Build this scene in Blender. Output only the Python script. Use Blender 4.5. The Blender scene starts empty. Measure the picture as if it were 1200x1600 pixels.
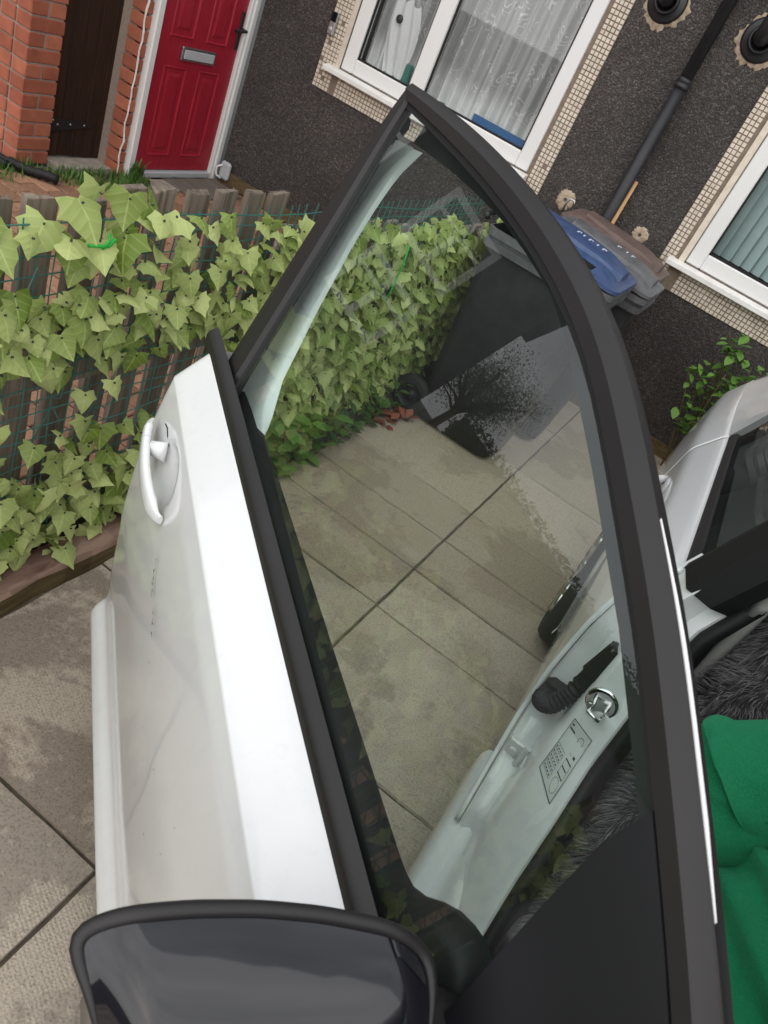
import bpy, bmesh, math, random
from mathutils import Vector, Matrix, noise
random.seed(11)
D, SC = bpy.data, bpy.context.scene
COL = SC.collection
R = math.radians

# ------------------------------------------------------------------ camera, sky, sun, exposure
cam_data = D.cameras.new('camera')
cam = D.objects.new('camera', cam_data)
COL.objects.link(cam)
SC.camera = cam
cam_data.sensor_fit = 'VERTICAL'
cam_data.sensor_height = 24.0
cam_data.lens = 24.0 * 1175 / 1600
cam_data.clip_start = 0.02
cam_data.clip_end = 500
cam_right = Vector((0.7962, 0.4701, 0.3809))
cam_up = Vector((-0.5660, 0.3565, 0.7433))
cam_fwd = Vector((-0.2136, 0.8074, -0.5500))
mw = Matrix.Identity(4)
for i in range(3):
    mw[i][0], mw[i][1], mw[i][2] = cam_right[i], cam_up[i], -cam_fwd[i]
mw.translation = (0, 0, 1.63)
cam.matrix_world = mw
cam_data.dof.use_dof = True
cam_data.dof.focus_distance = 1.7
cam_data.dof.aperture_fstop = 9.0

SC.render.resolution_x, SC.render.resolution_y = 768, 1024
SC.view_settings.view_transform = 'Standard'
SC.view_settings.look = 'None'
SC.view_settings.gamma = 1
SC.view_settings.exposure = 0.62
SC.render.engine = 'CYCLES'
SC.cycles.transparent_max_bounces = 16
SC.cycles.max_bounces = 6
SC.cycles.diffuse_bounces = 3
SC.cycles.glossy_bounces = 3

SUN_EL, SUN_AZ = R(36), R(172)          # azimuth clockwise from +Y
world = D.worlds.new('World')
SC.world = world
world.use_nodes = True
wn = world.node_tree
wn.nodes.clear()
w_out = wn.nodes.new('ShaderNodeOutputWorld')
w_bg = wn.nodes.new('ShaderNodeBackground')
w_sky = wn.nodes.new('ShaderNodeTexSky')
w_sky.sky_type = 'NISHITA'
w_sky.sun_disc = False
w_sky.sun_elevation = SUN_EL
w_sky.sun_rotation = SUN_AZ
w_sky.air_density, w_sky.dust_density = 1.0, 3.0
w_tc = wn.nodes.new('ShaderNodeTexCoord')
w_map = wn.nodes.new('ShaderNodeMapping')
w_map.inputs['Scale'].default_value = (1.0, 1.0, 2.2)
w_noise = wn.nodes.new('ShaderNodeTexNoise')
w_noise.inputs['Scale'].default_value = 2.6
w_noise.inputs['Detail'].default_value = 7
w_ramp = wn.nodes.new('ShaderNodeValToRGB')
w_ramp.color_ramp.elements[0].position = 0.32
w_ramp.color_ramp.elements[0].color = (5.2, 5.45, 5.9, 1)
w_ramp.color_ramp.elements[1].position = 0.68
w_ramp.color_ramp.elements[1].color = (9.6, 9.7, 9.8, 1)
w_mix = wn.nodes.new('ShaderNodeMix')
w_mix.data_type = 'RGBA'
w_mix.inputs[0].default_value = 0.86
wn.links.new(w_tc.outputs['Generated'], w_map.inputs[0])
wn.links.new(w_map.outputs[0], w_noise.inputs['Vector'])
wn.links.new(w_noise.outputs['Fac'], w_ramp.inputs[0])
wn.links.new(w_sky.outputs[0], w_mix.inputs[6])
wn.links.new(w_ramp.outputs[0], w_mix.inputs[7])
wn.links.new(w_mix.outputs[2], w_bg.inputs[0])
w_bg.inputs[1].default_value = 0.10
wn.links.new(w_bg.outputs[0], w_out.inputs[0])

sun_data = D.lights.new('sun', 'SUN')
sun_data.energy = 1.35
sun_data.angle = R(120)
sun_data.color = (1.0, 0.97, 0.92)
sun = D.objects.new('sun', sun_data)
COL.objects.link(sun)
sd = Vector((math.sin(SUN_AZ) * math.cos(SUN_EL), math.cos(SUN_AZ) * math.cos(SUN_EL), math.sin(SUN_EL)))
sun.rotation_euler = sd.to_track_quat('Z', 'Y').to_euler()

# ------------------------------------------------------------------ material helpers
def new_mat(name, color=(.5, .5, .5), rough=.6, spec=.5, metal=0.0, coat=0.0):
    m = D.materials.new(name)
    m.use_nodes = True
    b = m.node_tree.nodes['Principled BSDF']
    b.inputs['Base Color'].default_value = (*color, 1)
    b.inputs['Roughness'].default_value = rough
    b.inputs['Specular IOR Level'].default_value = spec
    b.inputs['Metallic'].default_value = metal
    b.inputs['Coat Weight'].default_value = coat
    b.inputs['Coat Roughness'].default_value = 0.04
    return m

class NT:
    def __init__(self, m):
        self.m, self.t = m, m.node_tree
        self.b = self.t.nodes.get('Principled BSDF')
    def n(self, kind, **kw):
        nd = self.t.nodes.new('ShaderNode' + kind)
        for k, v in kw.items():
            if k in nd.inputs:
                self.set(nd.inputs[k], v)
            else:
                setattr(nd, k, v)
        return nd
    def set(self, inp, v):
        if hasattr(v, 'is_output') and v.is_output:
            self.t.links.new(v, inp)
        else:
            inp.default_value = v
    def pos(self, scale=(1, 1, 1), rot=(0, 0, 0), obj=False):
        src = self.n('TexCoord').outputs['Object'] if obj else self.n('NewGeometry').outputs['Position']
        mp = self.n('Mapping')
        self.set(mp.inputs['Vector'], src)
        mp.inputs['Scale'].default_value = scale
        mp.inputs['Rotation'].default_value = rot
        return mp.outputs[0]
    def noise(self, vec, scale, detail=4, rough=.55, dist=0):
        nd = self.n('TexNoise', Scale=scale, Detail=detail, Roughness=rough, Distortion=dist)
        self.set(nd.inputs['Vector'], vec)
        return nd.outputs['Fac']
    def voro(self, vec, scale, feature='F1', rnd=1.0):
        nd = self.n('TexVoronoi', feature=feature)
        self.set(nd.inputs['Scale'], scale)
        self.set(nd.inputs['Vector'], vec)
        if 'Randomness' in nd.inputs: nd.inputs['Randomness'].default_value = rnd
        return nd
    def ramp(self, fac, stops):
        nd = self.n('ValToRGB')
        cr = nd.color_ramp
        while len(cr.elements) < len(stops): cr.elements.new(0.5)
        for e, (p, c) in zip(cr.elements, stops):
            e.position = p
            e.color = (c, c, c, 1) if not hasattr(c, '__len__') else (*c, 1)
        self.set(nd.inputs[0], fac)
        return nd.outputs[0]
    def mix(self, fac, a, b, mode='MIX'):
        nd = self.n('Mix', data_type='RGBA', blend_type=mode)
        self.set(nd.inputs[0], fac)
        a = (a,) * 3 if isinstance(a, float) else a
        b = (b,) * 3 if isinstance(b, float) else b
        self.set(nd.inputs[6], a if not isinstance(a, tuple) or len(a) == 4 else (*a, 1))
        self.set(nd.inputs[7], b if not isinstance(b, tuple) or len(b) == 4 else (*b, 1))
        return nd.outputs[2]
    def math(self, op, a, b=0.0, clamp=False):
        nd = self.n('Math', operation=op, use_clamp=clamp)
        self.set(nd.inputs[0], a)
        self.set(nd.inputs[1], b)
        return nd.outputs[0]
    def bump(self, h, strength=.5, dist=.01):
        nd = self.n('Bump')
        nd.inputs['Strength'].default_value = strength
        nd.inputs['Distance'].default_value = dist
        self.set(nd.inputs['Height'], h)
        self.set(self.b.inputs['Normal'], nd.outputs[0])
    def col(self, c): self.set(self.b.inputs['Base Color'], c)
    def rough(self, c): self.set(self.b.inputs['Roughness'], c)
    def rnd(self):
        a = self.n('ObjectInfo').outputs['Random']
        b = self.n('NewGeometry').outputs['Random Per Island']
        return self.math('FRACT', self.math('ADD', a, b))

# --- paving slab
def slab_material():
    m = new_mat('slab_concrete', rough=.85, spec=.3)
    t = NT(m)
    p = t.pos()
    big = t.noise(p, 2.1, 5, .62, .4)
    fine = t.noise(p, 38, 4, .6)
    mask = t.math('ADD', big, t.math('MULTIPLY', t.math('SUBTRACT', fine, .5), .16))
    wet = t.ramp(mask, [(.445, 1.0), (.495, 0.0)])
    dots = t.voro(t.pos(rot=(0, 0, .4)), 125, 'F1', .25).outputs['Distance']
    dotm = t.ramp(dots, [(.25, 1.0), (.5, 0.0)])
    dry = t.mix(t.noise(p, 9, 5, .6), (.50, .415, .325), (.63, .545, .445))
    dry = t.mix(t.math('MULTIPLY', dotm, .22), dry, (.60, .535, .44))
    # worn patches where the pimples have gone and the stone is stained brown
    worn = t.mix(t.noise(p, 14, 6, .65), (.225, .175, .140), (.34, .275, .225))
    worn = t.mix(t.math('MULTIPLY', t.ramp(t.noise(p, 70, 2), [(.62, 0.0), (.68, 1.0)]), .5), worn, (.50, .44, .36))
    c = t.mix(wet, dry, worn)
    # moss film far down the drive
    sx = t.n('SeparateXYZ'); t.set(sx.inputs[0], p)
    mossr = t.ramp(t.math('ADD', t.math('MULTIPLY', sx.outputs[1], .3), t.math('MULTIPLY', t.noise(p, 3.2, 6, .65), .8)), [(.80, 0.0), (1.12, 1.0)])
    c = t.mix(t.math('MULTIPLY', mossr, .55), c, (.33, .25, .145))
    r = t.rnd()
    c = t.mix(.36, c, t.mix(r, (.26, .21, .16), (.52, .465, .39)))
    spk = t.ramp(t.noise(p, 190, 2), [(.36, .72), (.5, 1.0)])
    c = t.mix(1.0, c, spk, 'MULTIPLY')
    t.col(c)
    h = t.math('ADD', t.math('MULTIPLY', t.math('MULTIPLY', dotm, t.math('SUBTRACT', 1.0, wet)), .55), t.math('MULTIPLY', fine, .6))
    t.bump(h, .5, .004)
    t.rough(t.mix(wet, .9, .72))
    return m

def simple_noise_mat(name, c0, c1, scale, rough=.8, bump=.3, dist=.004, spec=.3, detail=5, stretch=(1, 1, 1), obj=False, per=None):
    m = new_mat(name, rough=rough, spec=spec)
    t = NT(m)
    p = t.pos(stretch, obj=obj)
    f = t.noise(p, scale, detail, .62)
    c = t.mix(t.ramp(f, [(.3, 0.0), (.7, 1.0)]), c0, c1)
    if per:
        c = t.mix(1.0, c, t.ramp(t.rnd(), [(0, per[0]), (1, per[1])]), 'MULTIPLY')
    t.col(c)
    if bump: t.bump(f, bump, dist)
    return m

def pebble_material():
    m = new_mat('pebbledash', rough=.8, spec=.35)
    t = NT(m)
    p = t.pos()
    v = t.voro(p, 120)
    v2 = t.voro(p, 240)
    c = t.ramp(t.n('SeparateColor', Color=v.outputs['Color']).outputs[0],
               [(0, (.044, .038, .035)), (.45, (.062, .054, .050)), (.85, (.092, .081, .075)), (1, (.14, .127, .119))])
    c = t.mix(t.ramp(v.outputs['Distance'], [(.40, 0.0), (.75, .7)]), c, (.034, .029, .027))
    c = t.mix(1.0, c, t.ramp(t.noise(p, 1.6, 6, .65), [(.3, .72), (.7, 1.3)]), 'MULTIPLY')
    sx = t.n('SeparateXYZ'); t.set(sx.inputs[0], p)
    t.col(c)
    h = t.math('SUBTRACT', 1.0, t.math('ADD', v.outputs['Distance'], t.math('MULTIPLY', v2.outputs['Distance'], .4)))
    t.bump(h, .8, .008)
    return m

def brick_material(name, c0, c1):
    m = new_mat(name, rough=.88, spec=.25)
    t = NT(m)
    p = t.pos()
    f = t.noise(p, 120, 5, .7)
    g = t.noise(p, 11, 4, .6)
    c = t.mix(t.rnd(), c0, c1)
    c = t.mix(1.0, c, t.ramp(g, [(.3, .78), (.7, 1.15)]), 'MULTIPLY')
    c = t.mix(t.ramp(f, [(.62, 0.0), (.72, .45)]), c, (.50, .25, .17))
    t.col(c)
    t.bump(f, .6, .003)
    return m

def wood_material(name, c0, c1, scale=(40, 40, 3), rough=.85, bump=.5, streak=None):
    m = new_mat(name, rough=rough, spec=.25)
    t = NT(m)
    p = t.pos(scale)
    f = t.noise(p, 1.0, 6, .65, .5)
    c = t.mix(t.ramp(f, [(.3, 0.0), (.72, 1.0)]), c0, c1)
    c = t.mix(1.0, c, t.ramp(t.rnd(), [(0, .75), (1, 1.2)]), 'MULTIPLY')
    if streak:
        k = t.ramp(t.noise(t.pos((scale[0] * .6, scale[1] * .6, scale[2] * 1.2)), 1.0, 5, .7), [(.66, 0.0), (.74, .7)])
        c = t.mix(k, c, streak)
    t.col(c)
    t.bump(f, bump, .004)
    return m

def paint_material():
    m = new_mat('white_car_paint', (.74, .75, .76), .32, .5, 0, 1.0)
    t = NT(m)
    p = t.pos()
    sx = t.n('SeparateXYZ'); t.set(sx.inputs[0], p)
    f = t.noise(p, 5, 6, .7)
    low = t.ramp(sx.outputs[2], [(.22, .75), (.75, 0.0)])
    dirt = t.math('MULTIPLY', t.ramp(f, [(.42, 0.0), (.62, 1.0)]), low)
    t.col(t.mix(t.math('MULTIPLY', dirt, .28), (.74, .75, .76), (.52, .49, .45)))
    t.rough(t.mix(dirt, .30, .6))
    dust = t.math('MULTIPLY', t.ramp(t.noise(t.pos((1, 1, .35)), 55, 6, .75), [(.52, 0.0), (.74, 1.0)]), t.ramp(t.noise(p, 2.3, 4, .6), [(.35, .15), (.7, .8)]))
    base_ = t.mix(t.math('MULTIPLY', dirt, .28), (.74, .75, .76), (.52, .49, .45))
    t.col(t.mix(t.math('MULTIPLY', dust, .22), base_, (.42, .39, .35)))
    sm = t.noise(p, 3.0, 6, .7)
    t.set(t.b.inputs['Coat Roughness'], t.ramp(sm, [(.4, .03), (.75, .16)]))
    return m

def glass_material(name, tint, boost=1.9, dirt=.02, ior=1.5):
    m = D.materials.new(name)
    m.use_nodes = True
    nt = m.node_tree
    nt.nodes.clear()
    t = NT(m)
    out = t.n('OutputMaterial')
    tr = t.n('BsdfTransparent', Color=(*tint, 1))
    gl = t.n('BsdfGlossy', Color=(1, 1, 1, 1), Roughness=0.0)
    ge = t.n('NewGeometry')
    dt = t.n('VectorMath', operation='DOT_PRODUCT')
    t.set(dt.inputs[0], ge.outputs['Incoming']); t.set(dt.inputs[1], ge.outputs['Normal'])
    sch = t.math('POWER', t.math('SUBTRACT', 1.0, t.math('ABSOLUTE', dt.outputs['Value'])), 5.0)
    fac = t.math('MULTIPLY', t.math('ADD', t.math('MULTIPLY', sch, .96), .04), boost, clamp=True)
    mx = t.n('MixShader')
    t.set(mx.inputs[0], fac); t.set(mx.inputs[1], tr.outputs[0]); t.set(mx.inputs[2], gl.outputs[0])
    df = t.n('BsdfDiffuse', Color=(.75, .74, .70, 1))
    mx2 = t.n('MixShader')
    f = t.noise(t.pos(), 6, 7, .7)
    t.set(mx2.inputs[0], t.math('MULTIPLY', t.ramp(f, [(.4, .2), (.75, 1.0)]), dirt))
    t.set(mx2.inputs[1], mx.outputs[0]); t.set(mx2.inputs[2], df.outputs[0])
    t.set(out.inputs[0], mx2.outputs[0])
    return m

def leaf_material(name, c0, c1, back, trans=.25, rough=.55):
    m = new_mat(name, rough=rough, spec=.3)
    t = NT(m)
    r = t.rnd()
    c = t.mix(r, c0, c1)
    uv = t.n('UVMap').outputs[0]
    sx = t.n('SeparateXYZ'); t.set(sx.inputs[0], uv)
    x = t.math('ABSOLUTE', t.math('SUBTRACT', sx.outputs[0], .5))
    y = sx.outputs[1]
    vein = t.n('TexWave', wave_type='BANDS', bands_direction='Y')
    vv = t.n('CombineXYZ')
    t.set(vv.inputs[1], t.math('SUBTRACT', t.math('MULTIPLY', y, 1.0), t.math('MULTIPLY', x, .8)))
    t.set(vein.inputs['Vector'], vv.outputs[0])
    vein.inputs['Scale'].default_value = 1.1
    vein.inputs['Distortion'].default_value = .3
    k = t.math('MAXIMUM', t.ramp(x, [(.0, .45), (.025, 0.0)]), t.ramp(vein.outputs['Fac'], [(.86, 0.0), (1.0, .14)]))
    c = t.mix(k, c, tuple(min(1, q * 1.25) for q in c1))
    bf = t.n('NewGeometry').outputs['Backfacing']
    c = t.mix(t.math('MULTIPLY', bf, .7), c, back)
    t.col(c)
    t.bump(vein.outputs['Fac'], .18, .003)
    # thin leaf: some light passes through
    tl = t.n('BsdfTranslucent')
    t.set(tl.inputs[0], c)
    mx = t.n('MixShader'); mx.inputs[0].default_value = trans
    t.set(mx.inputs[1], t.b.outputs[0]); t.set(mx.inputs[2], tl.outputs[0])
    t.set(t.t.nodes['Material Output'].inputs[0], mx.outputs[0])
    return m

def lace_material():
    m = D.materials.new('net_curtain_lace')
    m.use_nodes = True
    t = NT(m)
    t.b.inputs['Base Color'].default_value = (.86, .86, .85, 1)
    t.b.inputs['Roughness'].default_value = .9
    uv = t.n('UVMap').outputs[0]
    mp = t.n('Mapping'); t.set(mp.inputs[0], uv)
    mp.inputs['Scale'].default_value = (1, 1, 1)
    v = mp.outputs[0]
    # flowers and scrolls: distorted rings of a cellular pattern
    wv = t.n('TexNoise', Scale=9.0, Detail=2.0); t.set(wv.inputs['Vector'], v)
    dv = t.n('VectorMath', operation='MULTIPLY_ADD')
    t.set(dv.inputs[0], wv.outputs['Color']); dv.inputs[1].default_value = (.09, .09, 0); t.set(dv.inputs[2], v)
    a = t.voro(dv.outputs[0], 12.5).outputs['Distance']
    ring = t.ramp(t.math('FRACT', t.math('MULTIPLY', a, 4.5)), [(.30, 0.0), (.36, 1.0), (.52, 1.0), (.58, 0.0)])
    sprig = t.ramp(t.noise(v, 9, 2), [(.50, 0.0), (.60, 1.0)])
    pat = t.math('MULTIPLY', ring, sprig)
    sx = t.n('SeparateXYZ'); t.set(sx.inputs[0], v)
    border = t.ramp(sx.outputs[1], [(.10, .40), (.22, 0.0)])
    op = t.math('ADD', t.math('ADD', t.math('MULTIPLY', pat, .36), .54), border, clamp=True)
    tr = t.n('BsdfTransparent')
    df = t.n('BsdfTranslucent', Color=(.78, .78, .77, 1))
    mx0 = t.n('MixShader'); mx0.inputs[0].default_value = .25
    t.set(mx0.inputs[1], t.b.outputs[0]); t.set(mx0.inputs[2], df.outputs[0])
    mx = t.n('MixShader')
    t.set(mx.inputs[0], op); t.set(mx.inputs[1], tr.outputs[0]); t.set(mx.inputs[2], mx0.outputs[0])
    t.set(t.t.nodes['Material Output'].inputs[0], mx.outputs[0])
    return m

def door_red_material():
    m = new_mat('red_door_skin', (.34, .008, .022), .38, .45)
    t = NT(m)
    f = t.noise(t.pos((30, 30, 2.2)), 3.0, 6, .6, 1.2)
    t.col(t.mix(t.ramp(f, [(.35, 0.0), (.7, 1.0)]), (.26, .009, .022), (.38, .016, .036)))
    t.bump(f, .35, .003)
    return m

def fleece_material():
    m = new_mat('green_fleece', rough=1.0, spec=.1)
    t = NT(m)
    p = t.pos()
    f = t.noise(p, 330, 3, .7)
    g = t.noise(p, 60, 3, .6)
    t.col(t.mix(f, (.005, .125, .052), (.026, .28, .125)))
    t.b.inputs['Sheen Weight'].default_value = .35
    t.b.inputs['Sheen Tint'].default_value = (.2, .8, .45, 1)
    t.bump(t.math('ADD', f, t.math('MULTIPLY', g, .6)), .8, .003)
    return m

MAT = dict(
    slab=slab_material(), pebble=pebble_material(), paint=paint_material(),
    soil=simple_noise_mat('joint_soil', (.060, .050, .038), (.15, .128, .098), 30, .95, .5, .006),
    asphalt=simple_noise_mat('asphalt', (.04, .04, .04), (.065, .064, .062), 60, .9, .4),
    block=simple_noise_mat('block_paver', (.20, .105, .062), (.33, .185, .115), 45, .9, .4, .003, per=(.72, 1.2)),
    brick=brick_material('red_brick', (.30, .092, .055), (.42, .145, .085)),
    mortar=simple_noise_mat('mortar', (.26, .20, .17), (.36, .29, .24), 60, .95, .4),
    paintline=simple_noise_mat('white_splash', (.60, .56, .52), (.75, .72, .70), 60, .9, .3),
    gatewood=wood_material('dark_stained_wood', (.020, .009, .005), (.050, .024, .014), (55, 55, 3), .7, .5, (.16, .11, .085)),
    gatepost=wood_material('brown_post_wood', (.14, .075, .045), (.24, .14, .09), (55, 55, 3)),
    fencewood=wood_material('weathered_fence_wood', (.10, .078, .060), (.30, .245, .195), (60, 60, 4), .9, .7),
    darkwood=wood_material('damp_board_wood', (.022, .017, .013), (.075, .058, .042), (14, 3, 60), .9, .6),
    sleeper=wood_material('old_timber', (.14, .075, .055), (.36, .245, .19), (30, 5, 40), .9, .9, (.40, .30, .24)),
    timber_side=wood_material('mossy_timber', (.075, .050, .022), (.155, .115, .055), (30, 5, 40), .9, .7),
    stick=wood_material('broom_wood', (.36, .21, .10), (.52, .33, .17), (40, 40, 3)),
    upvc=new_mat('white_upvc', (.70, .70, .69), .35, .5),
    tile=simple_noise_mat('cream_mosaic', (.56, .49, .40), (.68, .61, .52), 25, .45, 0, per=(.88, 1.06)),
    grout=simple_noise_mat('dark_grout', (.15, .115, .085), (.24, .19, .15), 30, .95, .3),
    sill_dirt=simple_noise_mat('grubby_sill', (.62, .60, .56), (.78, .78, .76), 9, .6, 0),
    plaster=simple_noise_mat('bare_render', (.30, .22, .15), (.50, .42, .32), 40, .95, .5, .006),
    blackplastic=new_mat('black_plastic', (.016, .016, .018), .42, .5),
    pipe=simple_noise_mat('black_downpipe', (.014, .015, .018), (.024, .025, .029), 12, .45, 0, spec=.4),
    red=door_red_material(),
    steel=new_mat('brushed_steel', (.50, .50, .50), .35, .5, 1.0),
    darkmetal=new_mat('black_iron', (.012, .012, .013), .5, .5),
    chrome=new_mat('chrome', (.75, .75, .75), .12, .5, 1.0),
    greybox=new_mat('grey_plastic', (.42, .43, .45), .5),
    mat_board=wood_material('grey_mat', (.085, .072, .062), (.17, .15, .13), (4, 40, 40), .95, .6),
    stone=simple_noise_mat('step_stone', (.22, .19, .155), (.36, .32, .27), 18, .9, .5),
    lace=lace_material(),
    dimroom=new_mat('dim_room', (.030, .030, .032), .9),
    blind=new_mat('vertical_blind', (.36, .47, .46), .8),
    winglass=glass_material('house_window_glass', (.93, .95, .95), 1.7, .01),
    carglass=glass_material('car_side_glass', (.88, .98, .935), 1.8, .010),
    rearglass=glass_material('car_rear_glass', (.42, .48, .46), 1.8, .01),
    blue=new_mat('blue_plastic', (.02, .10, .26), .45),
    ivy=leaf_material('ivy_leaf', (.17, .255, .040), (.58, .655, .265), (.50, .53, .26), .26, .42),
    weed=leaf_material('weed_leaf', (.045, .105, .018), (.095, .18, .035), (.10, .18, .05), .25),
    shrub=leaf_material('shrub_leaf', (.085, .20, .032), (.18, .33, .07), (.14, .25, .06), .25),
    yellowleaf=leaf_material('yellow_leaf', (.50, .36, .04), (.60, .45, .06), (.5, .4, .1), .25),
    redleaf=leaf_material('dead_leaf', (.28, .07, .035), (.36, .12, .06), (.3, .1, .05), .2),
    stem=new_mat('plant_stem', (.10, .075, .03), .8),
    wire=new_mat('green_plastic_wire', (.03, .15, .125), .45),
    knot=new_mat('bright_green_tie', (.02, .42, .05), .45),
    clip=new_mat('dark_leaf_clip', (.03, .04, .035), .5),
    binbody=simple_noise_mat('bin_plastic', (.018, .019, .022), (.032, .033, .037), 8, .48, .1, spec=.4),
    binblue=simple_noise_mat('bin_lid_blue', (.020, .050, .135), (.06, .095, .20), 14, .45, .1, spec=.45),
    bingrey=simple_noise_mat('bin_lid_grey', (.075, .078, .085), (.145, .145, .15), 14, .5, .1, spec=.4),
    binbrown=simple_noise_mat('bin_lid_brown', (.095, .066, .058), (.155, .108, .095), 14, .55, .1, spec=.3),
    rim=simple_noise_mat('bin_rim_grey', (.075, .077, .083), (.13, .13, .137), 14, .5, .1, spec=.4),
    white_print=new_mat('faded_white_print', (.62, .64, .68), .6),
    trim=simple_noise_mat('black_car_trim', (.0095, .0082, .0085), (.014, .012, .0125), 4, .48, .08, .001, spec=.45),
    rubber=new_mat('black_rubber', (.008, .008, .008), .6, .35),
    gloss=new_mat('gloss_black_cap', (.006, .006, .009), .07, .5, 0, 0.0),
    darktrim=new_mat('dark_interior_trim', (.009, .009, .0095), .6, .35),
    greytrim=new_mat('grey_pillar_trim', (.46, .46, .44), .6),
    carpet=new_mat('car_carpet', (.012, .012, .013), .95),
    fur=simple_noise_mat('grey_fur', (.12, .112, .119), (.25, .236, .246), 60, .95, 0, per=(.55, 1.7)),
    furbase=new_mat('fur_backing', (.045, .042, .044), .95),
    fleece=fleece_material(),
    alloy=new_mat('silver_wheel', (.60, .60, .60), .25, .5, 1.0),
    tyre=new_mat('tyre_rubber', (.018, .018, .018), .75),
    sticker=new_mat('paper_sticker', (.56, .58, .57), .5),
    ink=new_mat('black_print', (.03, .03, .03), .6),
    scratch=new_mat('scratch_mark', (.03, .028, .026), .8),
    dirtmark=new_mat('dried_dirt', (.36, .32, .27), .95),
    leafdark=leaf_material('tree_leaf', (.03, .06, .014), (.07, .12, .03), (.05, .08, .03), .2),
    bark=simple_noise_mat('bark', (.05, .038, .028), (.11, .088, .065), 30, .95, .6),
    rooftile=simple_noise_mat('roof_tile', (.09, .055, .045), (.15, .095, .075), 12, .9, .4),
    render=simple_noise_mat('dark_render', (.050, .052, .056), (.085, .086, .09), 5, .9, .2),
    grassg=leaf_material('grass_blade', (.055, .125, .02), (.12, .22, .045), (.1, .2, .05), .25),
    buckle=new_mat('belt_grey', (.34, .34, .34), .5),
    panelblack=new_mat('sail_panel_black', (.007, .007, .009), .34, .4),
    underseal=new_mat('dark_underbody', (.01, .01, .01), .9),
)

MAT['gloss'].node_tree.nodes['Principled BSDF'].inputs['IOR'].default_value = 1.58

# ------------------------------------------------------------------ mesh helpers
def link(o, parent=None):
    COL.objects.link(o)
    if parent is not None:
        o.parent = parent
        o.matrix_parent_inverse = INV[parent.name]
    INV[o.name] = Matrix.Identity(4)
    return o
INV = {}

def root(name, loc=(0, 0, 0), label=None, cat=None, group=None):
    o = D.objects.new(name, None)
    COL.objects.link(o)
    o.location = loc
    o.empty_display_size = .1
    INV[o.name] = Matrix.Translation(-Vector(loc))
    tag(o, label, cat, group)
    return o

def tag(o, label=None, cat=None, group=None, kind=None):
    if label: o['label'] = label
    if cat: o['category'] = cat
    if group: o['group'] = group
    if kind: o['kind'] = kind
    return o

def finish(me, mat, smooth):
    mats = mat if isinstance(mat, (list, tuple)) else [mat]
    for m in mats: me.materials.append(MAT[m])
    if smooth:
        for f in me.polygons: f.use_smooth = True

def mesh(name, verts, faces, mat, parent=None, smooth=False, uvs=None):
    me = D.meshes.new(name)
    me.from_pydata([tuple(v) for v in verts], [], faces)
    finish(me, mat, smooth)
    if uvs is not None:
        l = me.uv_layers.new(name='UVMap')
        for lp in me.loops: l.data[lp.index].uv = uvs[lp.vertex_index]
    me.update()
    return link(D.objects.new(name, me), parent)

def inst(name, me, mtx, parent):
    o = D.objects.new(name, me)
    COL.objects.link(o)
    o.parent = parent
    o.matrix_parent_inverse = INV[parent.name]
    o.matrix_basis = mtx
    return o

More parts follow.
